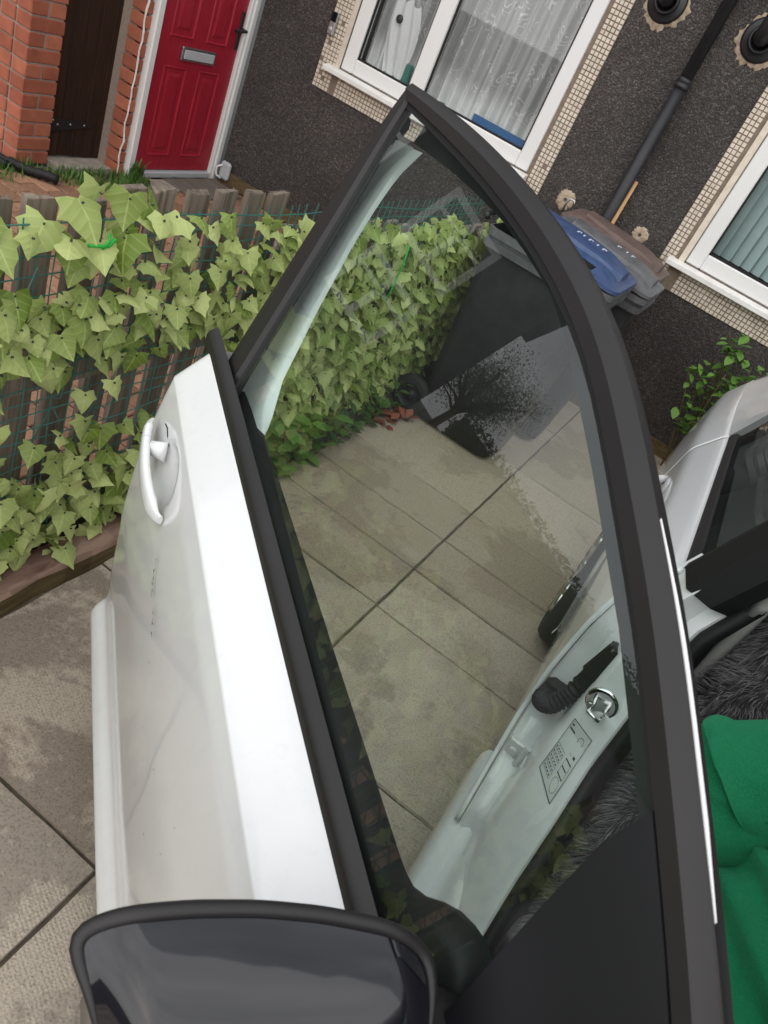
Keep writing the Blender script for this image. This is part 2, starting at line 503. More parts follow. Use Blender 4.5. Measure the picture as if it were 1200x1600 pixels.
class MB:
    def __init__(self): self.v, self.f, self.uv, self.mi = [], [], [], []
    def add(self, verts, faces, uv=None, mi=0):
        b = len(self.v)
        self.v += [tuple(v) for v in verts]
        self.f += [tuple(b + i for i in f) for f in faces]
        self.mi += [mi] * len(faces)
        self.uv += uv if uv else [(0, 0)] * len(verts)
        return self
    def box(self, x0, x1, y0, y1, z0, z1, mi=0, ch=0):
        if ch:
            vs, fs = chamfer_box(x0, x1, y0, y1, z0, z1, ch)
            return self.add(vs, fs, mi=mi)
        v = [(x, y, z) for x in (x0, x1) for y in (y0, y1) for z in (z0, z1)]
        return self.add(v, [(0, 1, 3, 2), (4, 6, 7, 5), (0, 4, 5, 1), (2, 3, 7, 6), (0, 2, 6, 4), (1, 5, 7, 3)], mi=mi)
    def tube(self, pts, rad, seg=8, caps=True, flat=(1, 1), mi=0, upv=None):
        pts = [Vector(p) for p in pts]
        n = len(pts)
        rads = rad if hasattr(rad, '__len__') else [rad] * n
        vs, fs = [], []
        ref = Vector(upv) if upv else None
        prev = None
        for i, p in enumerate(pts):
            d = (pts[min(i + 1, n - 1)] - pts[max(i - 1, 0)])
            d = d.normalized() if d.length > 1e-9 else Vector((0, 0, 1))
            a = ref if ref else (prev if prev is not None else (Vector((0, 0, 1)) if abs(d.z) < .9 else Vector((1, 0, 0))))
            a = (a - d * a.dot(d)).normalized()
            prev = a
            b = d.cross(a)
            for k in range(seg):
                w = 2 * math.pi * k / seg
                vs.append(p + a * (math.cos(w) * rads[i] * flat[0]) + b * (math.sin(w) * rads[i] * flat[1]))
        for i in range(n - 1):
            for k in range(seg):
                k2 = (k + 1) % seg
                fs.append((i * seg + k, i * seg + k2, (i + 1) * seg + k2, (i + 1) * seg + k))
        if caps:
            fs.append(tuple(range(seg))[::-1]); fs.append(tuple((n - 1) * seg + k for k in range(seg)))
        return self.add(vs, fs, mi=mi)
    def loft(self, rows, closed=False, mi=0, uv=None):
        m = len(rows[0])
        vs = [p for r in rows for p in r]
        fs = []
        for i in range(len(rows) - 1):
            for k in range(m if closed else m - 1):
                k2 = (k + 1) % m
                fs.append((i * m + k, i * m + k2, (i + 1) * m + k2, (i + 1) * m + k))
        return self.add(vs, fs, mi=mi, uv=uv)
    def disc(self, c, nrm, r, seg=24, mi=0):
        c, nrm = Vector(c), Vector(nrm).normalized()
        a = nrm.orthogonal().normalized(); b = nrm.cross(a)
        return self.add([c + a * (math.cos(2 * math.pi * k / seg) * r) + b * (math.sin(2 * math.pi * k / seg) * r) for k in range(seg)], [tuple(range(seg))], mi=mi)
    def lathe(self, c, ax, prof, seg=32, mi=0):
        c, ax = Vector(c), Vector(ax).normalized()
        a = ax.orthogonal().normalized(); b = ax.cross(a)
        rows = [[c + ax * h + a * (math.cos(2 * math.pi * k / seg) * r) + b * (math.sin(2 * math.pi * k / seg) * r) for k in range(seg)] for r, h in prof]
        return self.loft(rows, True, mi)
    def build(self, name, mat, parent=None, smooth=False, use_uv=False):
        me = D.meshes.new(name)
        me.from_pydata(self.v, [], self.f)
        finish(me, mat, smooth)
        me.polygons.foreach_set('material_index', self.mi)
        if use_uv:
            l = me.uv_layers.new(name='UVMap')
            for lp in me.loops: l.data[lp.index].uv = self.uv[lp.vertex_index]
        me.update()
        return link(D.objects.new(name, me), parent)

def chamfer_box(x0, x1, y0, y1, z0, z1, c):
    bm = bmesh.new()
    bmesh.ops.create_cube(bm, size=1)
    for v in bm.verts:
        v.co = Vector(((x0 + x1) / 2 + v.co.x * (x1 - x0), (y0 + y1) / 2 + v.co.y * (y1 - y0), (z0 + z1) / 2 + v.co.z * (z1 - z0)))
    bmesh.ops.bevel(bm, geom=bm.edges[:] + bm.verts[:], offset=c, segments=1, affect='EDGES', profile=.5)
    bm.verts.index_update()
    vs = [v.co.copy() for v in bm.verts]
    fs = [tuple(v.index for v in f.verts) for f in bm.faces]
    bm.free()
    return vs, fs

def boxo(name, x0, x1, y0, y1, z0, z1, mat, parent=None, ch=0):
    return MB().box(x0, x1, y0, y1, z0, z1, ch=ch).build(name, mat, parent)

def solidify(o, th, offset=-1):
    md = o.modifiers.new('thickness', 'SOLIDIFY')
    md.thickness = th
    md.offset = offset
    return o

def lerp_list(tab, x):
    if x <= tab[0][0]: return tab[0][1]
    for (a, va), (b, vb) in zip(tab, tab[1:]):
        if x <= b: return va + (vb - va) * (x - a) / (b - a)
    return tab[-1][1]

# ================================================================== GROUND
g = mesh('ground', [(-120, -120, -.06), (120, -120, -.06), (120, 120, -.06), (-120, 120, -.06)], [(0, 1, 2, 3)], 'asphalt')
tag(g, 'dark asphalt ground around the houses', 'ground', kind='structure')

paving = boxo('paving', -1.05, 4.2, -3.2, 4.605, -.055, -.008, 'soil')
INV[paving.name] = Matrix.Identity(4)
tag(paving, 'concrete paving slabs of the driveway under the white car', 'paving', kind='structure')
slab_y = [-3.1, -2.49, -1.85, -1.21, -.57, .10, .715, 1.335, 1.915, 2.205, 2.473, 2.765, 3.38, 4.0, 4.60]
slab_x = [-1.045, -.383, .235, .845, 1.455, 2.065, 2.68, 3.29, 3.90]
for j in range(len(slab_y) - 1):
    for i in range(len(slab_x) - 1):
        x0, x1, y0, y1 = slab_x[i], slab_x[i + 1], slab_y[j], slab_y[j + 1]
        gp = .0035
        near_ = x0 < 1.0 and y1 > .05
        q_ = 14 if near_ else 2
        hx, hy = (x1 - x0) / 2 - gp, (y1 - y0) / 2 - gp
        loop_ = [(-hx + 2 * hx * k / q_, -hy) for k in range(q_)] + [(hx, -hy + 2 * hy * k / q_) for k in range(q_)] + [(hx - 2 * hx * k / q_, hy) for k in range(q_)] + [(-hx, hy - 2 * hy * k / q_) for k in range(q_)]
        sd_ = random.uniform(0, 99)
        def chip(px, py, am): 
            f_ = 1 - am * (.55 + noise.noise(Vector((px * 9, py * 9, sd_))) + 1.3 * max(0, noise.noise(Vector((px * 22, py * 22, sd_ + 5))) - .15))
            L_ = math.hypot(px, py)
            return (px * (1 - (1 - f_) / L_), py * (1 - (1 - f_) / L_))
        top_ = [chip(px, py, .0055) for px, py in loop_]; mid_ = [chip(px, py, .0016) for px, py in loop_]
        n4 = len(loop_)
        me = D.meshes.new('slab')
        me.from_pydata([(px, py, .02) for px, py in top_] + [(px, py, .0145) for px, py in mid_] + [(px, py, -.02) for px, py in mid_], [], [tuple(range(n4))] + [(n4 + k, n4 + (k + 1) % n4, (k + 1) % n4, k) for k in range(n4)] + [(2 * n4 + k, 2 * n4 + (k + 1) % n4, n4 + (k + 1) % n4, n4 + k) for k in range(n4)])
        me.materials.append(MAT['slab'])
        inst('slab', me, Matrix.Translation(((x0 + x1) / 2, (y0 + y1) / 2, -.02 + random.uniform(-.0025, .0025))) @ Matrix.Rotation(random.uniform(-.004, .004), 4, 'X'), paving)

# block paving of the neighbour's yard
_bp = MB(); _bp.box(-3.6, -1.26, -1.5, 4.605, -.055, -.012); _bp.box(-7.2, -3.6, -1.5, 3.075, -.055, -.012)
blocks = _bp.build('block_paving', 'soil')
INV[blocks.name] = Matrix.Identity(4)
tag(blocks, 'orange brown block paving of the yard behind the fence', 'paving', kind='structure')
vs, fs = chamfer_box(-.098, .098, -.048, .048, -.04, 0, .004)
bme = D.meshes.new('paving_block'); bme.from_pydata([tuple(v) for v in vs], [], fs); bme.materials.append(MAT['block'])
rest = MB()
j = 0
y = -1.4
while y < 4.55:
    off = .1 if j % 2 else 0
    x = (-3.58 if y > 3.0 else -7.03) + off
    while x < -1.4:
        if not (x < -3.5 and y > 2.97):
            M4 = Matrix.Translation((x + .1, y + .05, random.uniform(-.002, .002))) @ Matrix.Rotation(random.uniform(-.02, .02), 4, 'Z')
            if -3.9 < x < -2.55 and y > 2.2: inst('paving_block', bme, M4, blocks)
            else: rest.add([M4 @ Vector(v) for v in vs], fs)
        x += .203
    y += .103
    j += 1
tag(rest.build('paving_blocks_beyond', 'block', blocks), kind='stuff')

# ================================================================== TERRACED HOUSE (window wall)
WY = 4.61
house = root('terraced_house', (-1, WY, 0), 'dark pebbledashed house with cream mosaic window surrounds behind the car', 'house')
W1 = dict(x0=-2.763, x1=-1.387, z0=1.01, z1=2.25, tx0=-2.92, tx1=-1.266, tz0=.85)
W2 = dict(x0=-.345, x1=1.30, z0=1.01, z1=2.25, tx0=-.475, tx1=1.43, tz0=.84)
wall = MB()
def wall_rect(x0, x1, z0, z1): wall.box(x0, x1, WY, WY + .28, z0, z1)
wall_rect(-3.42, W1['x0'], .0, 5.2); wall_rect(W1['x1'], W2['x0'], 0, 5.2); wall_rect(W2['x1'], 6.5, 0, 5.2)
wall_rect(W1['x0'], W1['x1'], 0, W1['z0']); wall_rect(W1['x0'], W1['x1'], W1['z1'], 5.2)
wall_rect(W2['x0'], W2['x1'], 0, W2['z0']); wall_rect(W2['x0'], W2['x1'], W2['z1'], 5.2)
wall.build('wall', 'pebble', house)
boxo('plinth', -3.41, 6.4, WY - .018, WY - .002, 0, .085, 'timber_side', house)
rf = MB(); rf.add([(-3.6, WY - .35, 5.1), (6.7, WY - .35, 5.1), (6.7, WY + 3.5, 7.3), (-3.6, WY + 3.5, 7.3), (-3.6, WY - .35, 5.25), (6.7, WY - .35, 5.25), (6.7, WY + 3.5, 7.45), (-3.6, WY + 3.5, 7.45)],
    [(0, 1, 2, 3), (4, 7, 6, 5), (0, 4, 5, 1), (1, 5, 6, 2), (2, 6, 7, 3), (3, 7, 4, 0)])
rf.build('roof', 'rooftile', house)
boxo('room_back', -3.4, 6.5, WY + 1.6, WY + 1.65, 0, 5.1, 'dimroom', house)
boxo('room_floor', -3.4, 6.5, WY + .28, WY + 1.6, .3, .35, 'dimroom', house)
boxo('room_ceiling', -3.4, 6.5, WY + .28, WY + 1.6, 2.5, 2.55, 'dimroom', house)
boxo('room_side', -3.42, -3.38, WY + .28, WY + 1.6, .3, 2.55, 'dimroom', house)

def tile_surround(win, W):
    """cream mosaic band left, right and below, tile by tile on a grout bed"""
    pt, tz = .0245, .004
    bed, tl = MB(), MB()
    top = W['z1'] + .1
    rects = [(W['tx0'], W['x0'] - .002, W['tz0'], top), (W['x1'] + .002, W['tx1'], W['tz0'], top), (W['x0'] - .002, W['x1'] + .002, W['tz0'], W['z0'] - .002)]
    for x0, x1, z0, z1 in rects:
        bed.box(x0, x1, WY - .006, WY - .0005, z0, z1)
    nx = round((W['tx1'] - W['tx0']) / pt)
    nz = int((top - W['tz0']) / pt)
    px = (W['tx1'] - W['tx0']) / nx
    for i in range(nx):
        for k in range(nz):
            x, z = W['tx0'] + i * px, W['tz0'] + k * pt
            if x + px > W['x0'] and x < W['x1'] and z + pt > W['z0']: continue
            if x + px / 2 > W['x0'] - .03 and x < W['x1'] + .0 and z > W['z0'] - .055: continue
            if x + px > W['x0'] - .035 and x < W['x0']: continue      # cement fillet beside the frame
            e = .0022 + random.uniform(-.0004, .0008)
            if random.random() < .012: continue
            d = tz + random.uniform(-.0006, .0006)
            y0, y1 = WY - .006, WY - .006 - d
            a, b, c, dd = x + e, x + px - e, z + e, z + pt - e
            q = .0012
            tl.add([(a, y0, c), (b, y0, c), (b, y0, dd), (a, y0, dd), (a + q, y1, c + q), (b - q, y1, c + q), (b - q, y1, dd - q), (a + q, y1, dd - q)],
                   [(4, 5, 6, 7), (0, 1, 5, 4), (1, 2, 6, 5), (2, 3, 7, 6), (3, 0, 4, 7)])
    bed.build('grout_bed', 'grout', win)
    tag(tl.build('mosaic_tiles', 'tile', win), kind='stuff')
    fl = MB()
    fl.box(W['x0'] - .036, W['x0'] - .003, WY - .012, WY - .0065, W['z0'] - .05, top)
    fl.build('cement_fillet', 'tile', win)

def profile_bar(mb, x0, x1, z0, z1, y0, y1, ch=.006): mb.box(x0, x1, y0, y1, z0, z1, ch=ch)

def make_window(W, name, mull, fw=.085):
    fy0, fy1 = WY - .004, WY + .06
    fr = MB()
    x0, x1, z0, z1 = W['x0'], W['x1'], W['z0'], W['z1']
    profile_bar(fr, x0, x0 + fw, z0, z1, fy0, fy1)
    profile_bar(fr, x1 - fw, x1, z0, z1, fy0, fy1)
    profile_bar(fr, x0 + fw, x1 - fw, z0, z0 + fw, fy0 + .002, fy1)
    profile_bar(fr, x0 + fw, x1 - fw, z1 - fw, z1, fy0 + .002, fy1)
    for a, b in mull: profile_bar(fr, a, b, z0 + fw, z1 - fw, fy0 - .004, fy1)
    win = fr.build(name, 'upvc', house)
    edges = [x0 + fw] + [q for ab in mull for q in ab] + [x1 - fw]
    for a, b in zip(edges[::2], edges[1::2]):
        gk = MB()
        for r_ in ((a, a + .012, z0 + fw, z1 - fw), (b - .012, b, z0 + fw, z1 - fw), (a, b, z0 + fw, z0 + fw + .012), (a, b, z1 - fw - .012, z1 - fw)):
            gk.box(r_[0], r_[1], fy0 + .018, fy0 + .028, r_[2], r_[3])
        gk.build('gasket', 'rubber', win)
        mesh('pane', [(a + .002, fy0 + .03, z0 + fw), (b - .002, fy0 + .03, z0 + fw), (b - .002, fy0 + .03, z1 - fw), (a + .002, fy0 + .03, z1 - fw)], [(0, 1, 2, 3)], 'winglass', win)
    sl = MB()
    sl.loft([[(x, WY - .004, z0 - .006), (x, WY - .062, z0 - .016), (x, WY - .066, z0 - .020), (x, WY - .066, z0 - .042), (x, WY - .058, z0 - .046), (x, WY - .004, z0 - .046)] for x in (x0 - .085, x1 + .018)], True)
    sl.add([sl.v[i] for i in range(6)], [tuple(range(6))[::-1]]); sl.add([sl.v[6 + i] for i in range(6)], [tuple(range(6))])
    sl.build('window_sill', 'sill_dirt', win)
    tile_surround(win, W)
    return win

win1 = make_window(W1, 'window', [(-2.285, -2.185)])
win2 = make_window(W2, 'window', [(.42, .51)])

def curtain(win, x0, x1, z0, z1, y, amp, folds, seed):
    rnd = random.Random(seed)
    nx, nz = 130, 20
    ph = [rnd.uniform(0, 6.28) for _ in range(4)]
    vs, fs, uv = [], [], []
    for k in range(nz + 1):
        for i in range(nx + 1):
            a, b = i / nx, k / nz
            x = x0 + (x1 - x0) * a
            w = math.sin(a * folds * 6.28 + ph[0] + .7 * math.sin(a * 9 + ph[1])) + .5 * math.sin(a * folds * 2.3 * 6.28 + ph[2])
            hem = .02 * math.sin(a * 14 + ph[3])
            vs.append((x + .004 * math.sin(b * 5 + ph[1]), y + amp * w * (1.05 - .3 * b), z0 + (z1 - z0) * b + hem * (1 - b)))
            uv.append((a * (x1 - x0) * 1.6, b * (z1 - z0)))
    for k in range(nz):
        for i in range(nx):
            q = k * (nx + 1) + i
            fs.append((q, q + 1, q + nx + 2, q + nx + 1))
    return mesh('net_curtain', vs, fs, 'lace', win, True, uv)
curtain(win1, -2.72, -2.28, 1.075, 2.2, WY + .15, .024, 5, 3)
curtain(win1, -2.24, -1.44, 1.08, 2.2, WY + .15, .026, 9, 5)
# things on the inner window board
boxo('window_board', -2.7, -1.45, WY + .06, WY + .30, 1.055, 1.085, 'upvc', win1)
boxo('blue_draught_strip', -1.86, -1.48, WY + .075, WY + .095, 1.087, 1.140, 'blue', win1)
cl = MB(); rr = random.Random(4)
rows = []
for k in range(13):
    b = k / 12
    wdt = .07 + .05 * math.sin(b * 2.6) - .02 * b
    rows.append([(-2.50 - wdt + 2 * wdt * i / 16 + .05 * (.5 - b), WY + .11 + .014 * math.sin(i * 1.1 + k * .3), 1.09 + .40 * b + .018 * math.sin(i * .8)) for i in range(17)])
cl.loft(rows)
o = cl.build('hanging_cloth', 'lace', win1, True, True)
mb = MB(); mb.lathe((-2.545, WY + .094, 1.385), (0, -1, 0), [(.001, .004), (.012, .004), (.022, 0), (.024, -.004)], 16); mb.build('dark_rosette', 'blackplastic', win1, True)
mb = MB(); mb.box(-2.40, -2.35, WY + .09, WY + .12, 1.087, 1.20, ch=.008); mb.build('teal_bottle', 'wire', win1)
# vertical blind slats
for i in range(26):
    x = -.25 + i * .060
    if x > .39 and x < .53 or x > 1.2: continue
    sl = MB()
    a = R(28)
    pts = []
    for s_ in (-.5, -.25, 0, .25, .5):
        c_ = .006 * (1 - (2 * s_) ** 2)
        pts.append((x + s_ * .085 * math.cos(a), WY + .16 - s_ * .085 * math.sin(a) - c_))
    sl.loft([[(p[0], p[1], z) for p in pts] for z in (1.10, 2.2)])
    sl.build('blind_slat', 'blind', win2, True)

# door bell on the tiles
bell = MB(); bell.box(-2.912, -2.868, WY - .040, WY - .011, 1.145, 1.27, ch=.006); bell = bell.build('doorbell', 'steel', house)
mb = MB(); mb.box(-2.910, -2.870, WY - .042, WY - .030, 1.215, 1.268, ch=.003); mb.build('camera_face', 'gloss', bell)
mb = MB(); mb.lathe((-2.889, WY - .040, 1.178), (0, -1, 0), [(.0, .003), (.010, .003), (.012, .0)], 20); mb.build('push_button', 'greybox', bell, True)

# downpipe
dp = MB(); dp.tube([(-.834, WY - .055, .05), (-.834, WY - .055, 1.72)], .034, 16); dp.tube([(-.834, WY - .055, 1.70), (-.834, WY - .055, 5.0)], .0325, 16)
dp = dp.build('downpipe', 'pipe', house, True)
mb = MB(); mb.lathe((-.834, WY - .055, 1.70), (0, 0, 1), [(.034, 0), (.0395, .002), (.0395, .016), (.0365, .02), (.0365, .028), (.0395, .032), (.0395, .046), (.0325, .05)], 20)
mb.build('pipe_collar', 'pipe', dp, True)

def ragged_patch(name, x, z, r, parent, seed, hole=True, mat='plaster', y=WY - .004):
    rnd = random.Random(seed)
    n = 64
    rim, mid = [], []
    for k in range(n):
        a = 2 * math.pi * k / n
        rr_ = r * (1 + .22 * noise.noise(Vector((math.cos(a) * 1.7 + seed * 3, math.sin(a) * 1.7, 0))) + .16 * noise.noise(Vector((math.cos(a) * 6 + seed, math.sin(a) * 6, 3))) + rnd.uniform(-.05, .05))
        rim.append((x + math.cos(a) * rr_, y + .003, z + math.sin(a) * rr_))
        mid.append((x + math.cos(a) * rr_ * .78, y - .006 - rnd.uniform(0, .004), z + math.sin(a) * rr_ * .78))
    inn = [(x + math.cos(2 * math.pi * k / n) * r * .2, y - .004, z + math.sin(2 * math.pi * k / n) * r * .2) for k in range(n)]
    mb = MB(); mb.loft([rim, mid, inn], True)
    o = mb.build(name, mat, parent, True)
    if hole:
        MB().lathe((x, y, z), (0, -1, 0), [(r * .21, .004), (r * .15, -.002), (.0005, -.002)], 12).build('drill_hole', 'soil', o, True)
    return o
ragged_patch('render_patch', -1.105, .985, .058, house, 1)
ragged_patch('render_patch', -.634, 1.015, .048, house, 2)

def flue(x, z, seed, elbow):
    pl = ragged_patch('flue_patch', x, z - .012, .112, house, seed, False)
    mb = MB(); mb.lathe((x, WY - .004, z), (0, -1, 0), [(.098, .0), (.098, .012), (.085, .020), (.066, .022), (.060, .030), (.060, .040), (.048, .042), (.046, .01), (.001, .01)], 32)
    o = mb.build('boiler_flue', 'blackplastic', house, True)
    mb = MB(); mb.tube([(x, WY - .02, z), (x, WY - .09, z + .005), (x + .005, WY - .12, z + .04)] + ([(x + .03, WY - .12, z + .45)] if elbow else []), .036, 16)
    mb.build('flue_spout', 'blackplastic', o, True)
flue(-1.115, 2.0, 5, False)
flue(-.610, 2.02, 6, True)

vb = MB(); vb.box(-3.395, -3.315, WY - .06, WY - .02, .03, .15, ch=.014)
vb = vb.build('meter_box', 'greybox', house)
MB().tube([(-3.36, WY - .063, .035), (-3.39, WY - .085, .05), (-3.40, WY - .085, .10), (-3.37, WY - .066, .125)], .007, 8).build('cable_loop', 'upvc', vb, True)

# ================================================================== DOOR WALL (neighbour)
DX = -3.445
nb = root('brick_house', (DX, 4.1, 0), 'red brick house wall round the red front door', 'house')
mb = MB()
mb.box(DX - .30, DX - .075, 3.70, 3.752, 0, 5.2); mb.box(DX - .30, DX - .075, 3.752, 4.60, 2.12, 5.2)
mb.build('wall', 'mortar', nb)
fr = MB()
fr.box(DX - .06, DX + .012, 3.745, 3.795, 0, 2.1, ch=.006)
fr.box(DX - .06, DX + .012, 4.512, 4.597, -.02, 2.1, ch=.006)
fr.box(DX - .058, DX + .010, 3.795, 4.512, 2.05, 2.1, ch=.005)
fr.box(DX - .04, DX + .022, 4.540, 4.562, 0, 2.1, ch=.004)
fr.build('door_frame', 'upvc', nb)
# door leaf with raised and fielded panels
leaf = MB(); leaf.box(DX - .055, DX - .012, 3.797, 4.510, .045, 2.048)
leaf = leaf.build('red_door', 'red', nb)
def door_panel(y0, y1, z0, z1):
    X = DX - .012
    def rr_(i, x): return [(x, y0 + i, z0 + i), (x, y1 - i, z0 + i), (x, y1 - i, z1 - i), (x, y0 + i, z1 - i)]
    mb = MB()
    mb.loft([rr_(-.014, X + .001), rr_(-.008, X + .008), rr_(.0, X + .001), rr_(.006, X - .006), rr_(.010, X - .006), rr_(.042, X + .006), rr_(.046, X + .006)], True)
    mb.add(rr_(.046, X + .006), [(0, 1, 2, 3)])
    mb.build('door_panel', 'red', leaf)
for y0, y1, za, zb in ((3.905, 4.075, .15, .65), (4.215, 4.38, .15, .65), (3.905, 4.075, .835, 1.75), (4.215, 4.38, .835, 1.75)):
    door_panel(y0, y1, za, zb)
lb = MB(); lb.box(DX - .012, DX + .004, 4.005, 4.305, .705, .782, ch=.004); lb = lb.build('letterbox', 'steel', leaf)
lf = MB(); lf.box(DX + .004, DX + .011, 4.022, 4.288, .717, .768, ch=.003); lf.build('letter_flap', 'greybox', leaf)
hd = MB(); hd.box(DX - .012, DX - .002, 4.465, 4.495, .82, 1.04, ch=.004); hd.tube([(DX, 4.48, .945), (DX + .045, 4.48, .945), (DX + .05, 4.46, .945), (DX + .05, 4.37, .935)], .0095, 10)
hd.build('door_handle', 'darkmetal', leaf)
th_ = MB(); th_.box(DX - .055, DX + .02, 3.797, 4.510, .003, .040, ch=.005); th_.box(DX + .02, DX + .024, 4.13, 4.17, .015, .025); th_.build('threshold', 'greybox', nb)
mb = MB(); mb.box(DX - .6, DX - .056, 4.60, 4.605, 0, 2.4); mb.box(DX - .6, DX - .595, 3.76, 4.6, 0, 2.4); mb.build('hall_lining', 'dimroom', nb)

# brick jamb between gate post and door frame: one column of bricks
vsb, fsb = chamfer_box(-.05, .05, -.1075, .1075, -.0325, .0325, .004)
brick_me = D.meshes.new('brick'); brick_me.from_pydata([tuple(v) for v in vsb], [], fsb); brick_me.materials.append(MAT['brick'])
vsh, fsh = chamfer_box(-.1075, .1075, -.05, .05, -.0325, .0325, .004)
brick_hx = D.meshes.new('brick'); brick_hx.from_pydata([tuple(v) for v in vsh], [], fsh); brick_hx.materials.append(MAT['brick'])
vss, fss = chamfer_box(-.05, .05, -.05, .05, -.0325, .0325, .004)
brick_sq = D.meshes.new('brick'); brick_sq.from_pydata([tuple(v) for v in vss], [], fss); brick_sq.materials.append(MAT['brick'])
vsj, fsj = chamfer_box(-.05, .05, -.030, .030, -.0325, .0325, .004)
brick_j = D.meshes.new('brick'); brick_j.from_pydata([tuple(v) for v in vsj], [], fsj); brick_j.materials.append(MAT['brick'])
jit = lambda s=.0025: random.uniform(-s, s)
COURSE = .0745
for c in range(28):
    inst('brick', brick_j, Matrix.Translation((DX - .075 + jit(), 3.714 + jit(.003), .035 + c * COURSE)), nb)
mb = MB(); mb.tube([(DX - .018 + jit(.004), 3.690 + .004 * math.sin(k * 1.7) + jit(.004), .01 + k * .05) for k in range(42)], [.004 + random.uniform(0, .003) for _ in range(42)], 6)
mb.build('mortar_smear', 'paintline', nb)

# ---- brick wall end beside the gate: alternate stretcher / two headers
bw = root('brick_wall', (-3.65, 3.18, 0), 'orange red brick wall end left of the brown wooden gate', 'wall')
mort = MB(); mort.box(-5.2, -3.607, 3.090, 3.285, 0, 2.42); mort.build('mortar_core', 'mortar', bw)
rest = MB()
for c in range(32):
    z = .035 + c * COURSE
    def put(me, vv, ff, x, y):
        M4 = Matrix.Translation((x + jit(.002), y + jit(.002), z + jit(.001))) @ Matrix.Rotation(jit(.008), 4, 'Z')
        if c < 14 and x > -4.1: inst('brick', me, M4, bw)
        else: rest.add([M4 @ Vector(q) for q in vv], ff)
    if c % 2:
        put(brick_me, vsb, fsb, -3.65, 3.188)               # brick lying across the end
        x = -3.765
        while x > -5.1:
            put(brick_sq, vss, fss, x, 3.13); x -= .1125
    else:
        put(brick_sq, vss, fss, -3.65, 3.131); put(brick_sq, vss, fss, -3.65, 3.2435)
        x = -3.822
        while x > -5.1:
            put(brick_hx, vsh, fsh, x, 3.13); x -= .225
tag(rest.build('bricks_above', 'brick', bw), kind='stuff')

# ---- gate
gt = root('wooden_gate', (-3.66, 3.52, 0), 'dark brown boarded wooden gate with black strap hinge', 'gate')
yb = 3.300
for i in range(5):
    w = .088
    MB().box(-3.665 + jit(.0015), -3.640 + jit(.001), yb + i * .0905, yb + i * .0905 + w, .03 + jit(.004), 2.02, ch=.003).build('board', 'gatewood', gt)
for z in (.30, 1.0, 1.75): boxo('ledge', -3.69, -3.666, 3.31, 3.74, z - .05, z + .05, 'gatewood', gt)
hg = MB(); hg.add([(x, y, z) for x in (-3.638, -3.632) for y, z in ((3.292, .168), (3.292, .258), (3.36, .245), (3.60, .226), (3.612, .216), (3.60, .206), (3.36, .178))],
    [(0, 1, 2, 3, 4, 5, 6)[::-1], (7, 8, 9, 10, 11, 12, 13)] + [(k, (k + 1) % 7, 7 + (k + 1) % 7, 7 + k) for k in range(7)])
hg = hg.build('strap_hinge', 'darkmetal', gt)
for y, z in ((3.325, .235), (3.36, .212), (3.45, .216), (3.55, .216)):
    MB().lathe((-3.632, y, z), (1, 0, 0), [(.006, 0), (.0055, .002), (.003, .0035), (.0005, .004)], 10).build('screw', 'steel', hg, True)
boxo('gate_post', -3.68, -3.60, 3.753, 3.790, 0, 2.1, 'gatepost', gt)
st = boxo('gate_step', -3.75, -3.50, 3.30, 3.72, -.01, .022, 'stone')
tag(st, 'worn grey stone step under the brown wooden gate', 'step')

# door mats / boards on the ground before the red door
o = MB().box(-3.40, -3.12, 4.03, 4.50, -.002, .016, ch=.005).build('door_mat', 'mat_board'); tag(o, 'grey weathered mat lying in front of the red door', 'mat')
o = MB().box(-3.395, -3.24, 3.80, 4.02, -.002, .012, ch=.004).build('stone_flag', 'stone'); tag(o, 'pale stone flag at the left foot of the red door', 'flag')
# black ridged hose lying by the wall end
hs = MB()
pts = [Vector((-3.60, 2.96, .03)) + Vector((.02 * k, .014 * k * (1 if k < 6 else 1.0) , .004 * math.sin(k * .7))) for k in range(14)]
hs.tube([p for p in pts], [.030 if k % 2 else .022 for k in range(14)], 12)
pts2 = [Vector((-3.72 + .018 * k, 2.90 + .006 * k, .025)) for k in range(12)]
hs.tube(pts2, [.028 if k % 2 else .021 for k in range(12)], 12)
tag(hs.build('ridged_hose', 'rubber', None, True), 'black ridged hose lying at the foot of the brick wall', 'hose')

def blades(name, spots, mat, label, cat, parent=None, h=(.04, .12), w=.005):
    mb = MB()
    for x, y, n, rad in spots:
        for _ in range(n):
            a, r_ = random.uniform(0, 6.28), rad * math.sqrt(random.random())
            bx, by = x + math.cos(a) * r_, y + math.sin(a) * r_
            hh = random.uniform(*h); la = random.uniform(0, 6.28); ln = random.uniform(.1, .7) * hh
            ww = w * random.uniform(.6, 1.3); pa = la + 1.57
            dx, dy = math.cos(pa) * ww, math.sin(pa) * ww
            lx, ly = math.cos(la) * ln, math.sin(la) * ln
            mb.add([(bx - dx, by - dy, -.01), (bx + dx, by + dy, -.01), (bx + lx * .4 + dx * .7, by + ly * .4 + dy * .7, hh * .6), (bx + lx * .4 - dx * .7, by + ly * .4 - dy * .7, hh * .6), (bx + lx, by + ly, hh * .95)],
                   [(0, 1, 2, 3), (3, 2, 4)], uv=[(.3, 0), (.7, 0), (.7, .5), (.3, .5), (.5, 1)])
    o = mb.build(name, mat, parent, True, True)
    return tag(o, label, cat, kind='stuff')
blades('grass_tufts', [(-3.42, 3.30, 160, .12), (-3.38, 3.50, 200, .14), (-3.34, 3.68, 220, .12), (-3.36, 3.78, 130, .07), (-3.52, 3.08, 110, .09), (-3.50, 2.9, 100, .12), (-3.2, 3.5, 90, .15)],
       'grassg', 'short green grass growing along the gate and red door', 'grass', h=(.02, .07), w=.004)
blades('door_weed', [(-3.40, 3.79, 60, .035)], 'weed', 'small green weed at the left foot of the red door frame', 'weed', h=(.06, .15), w=.008)

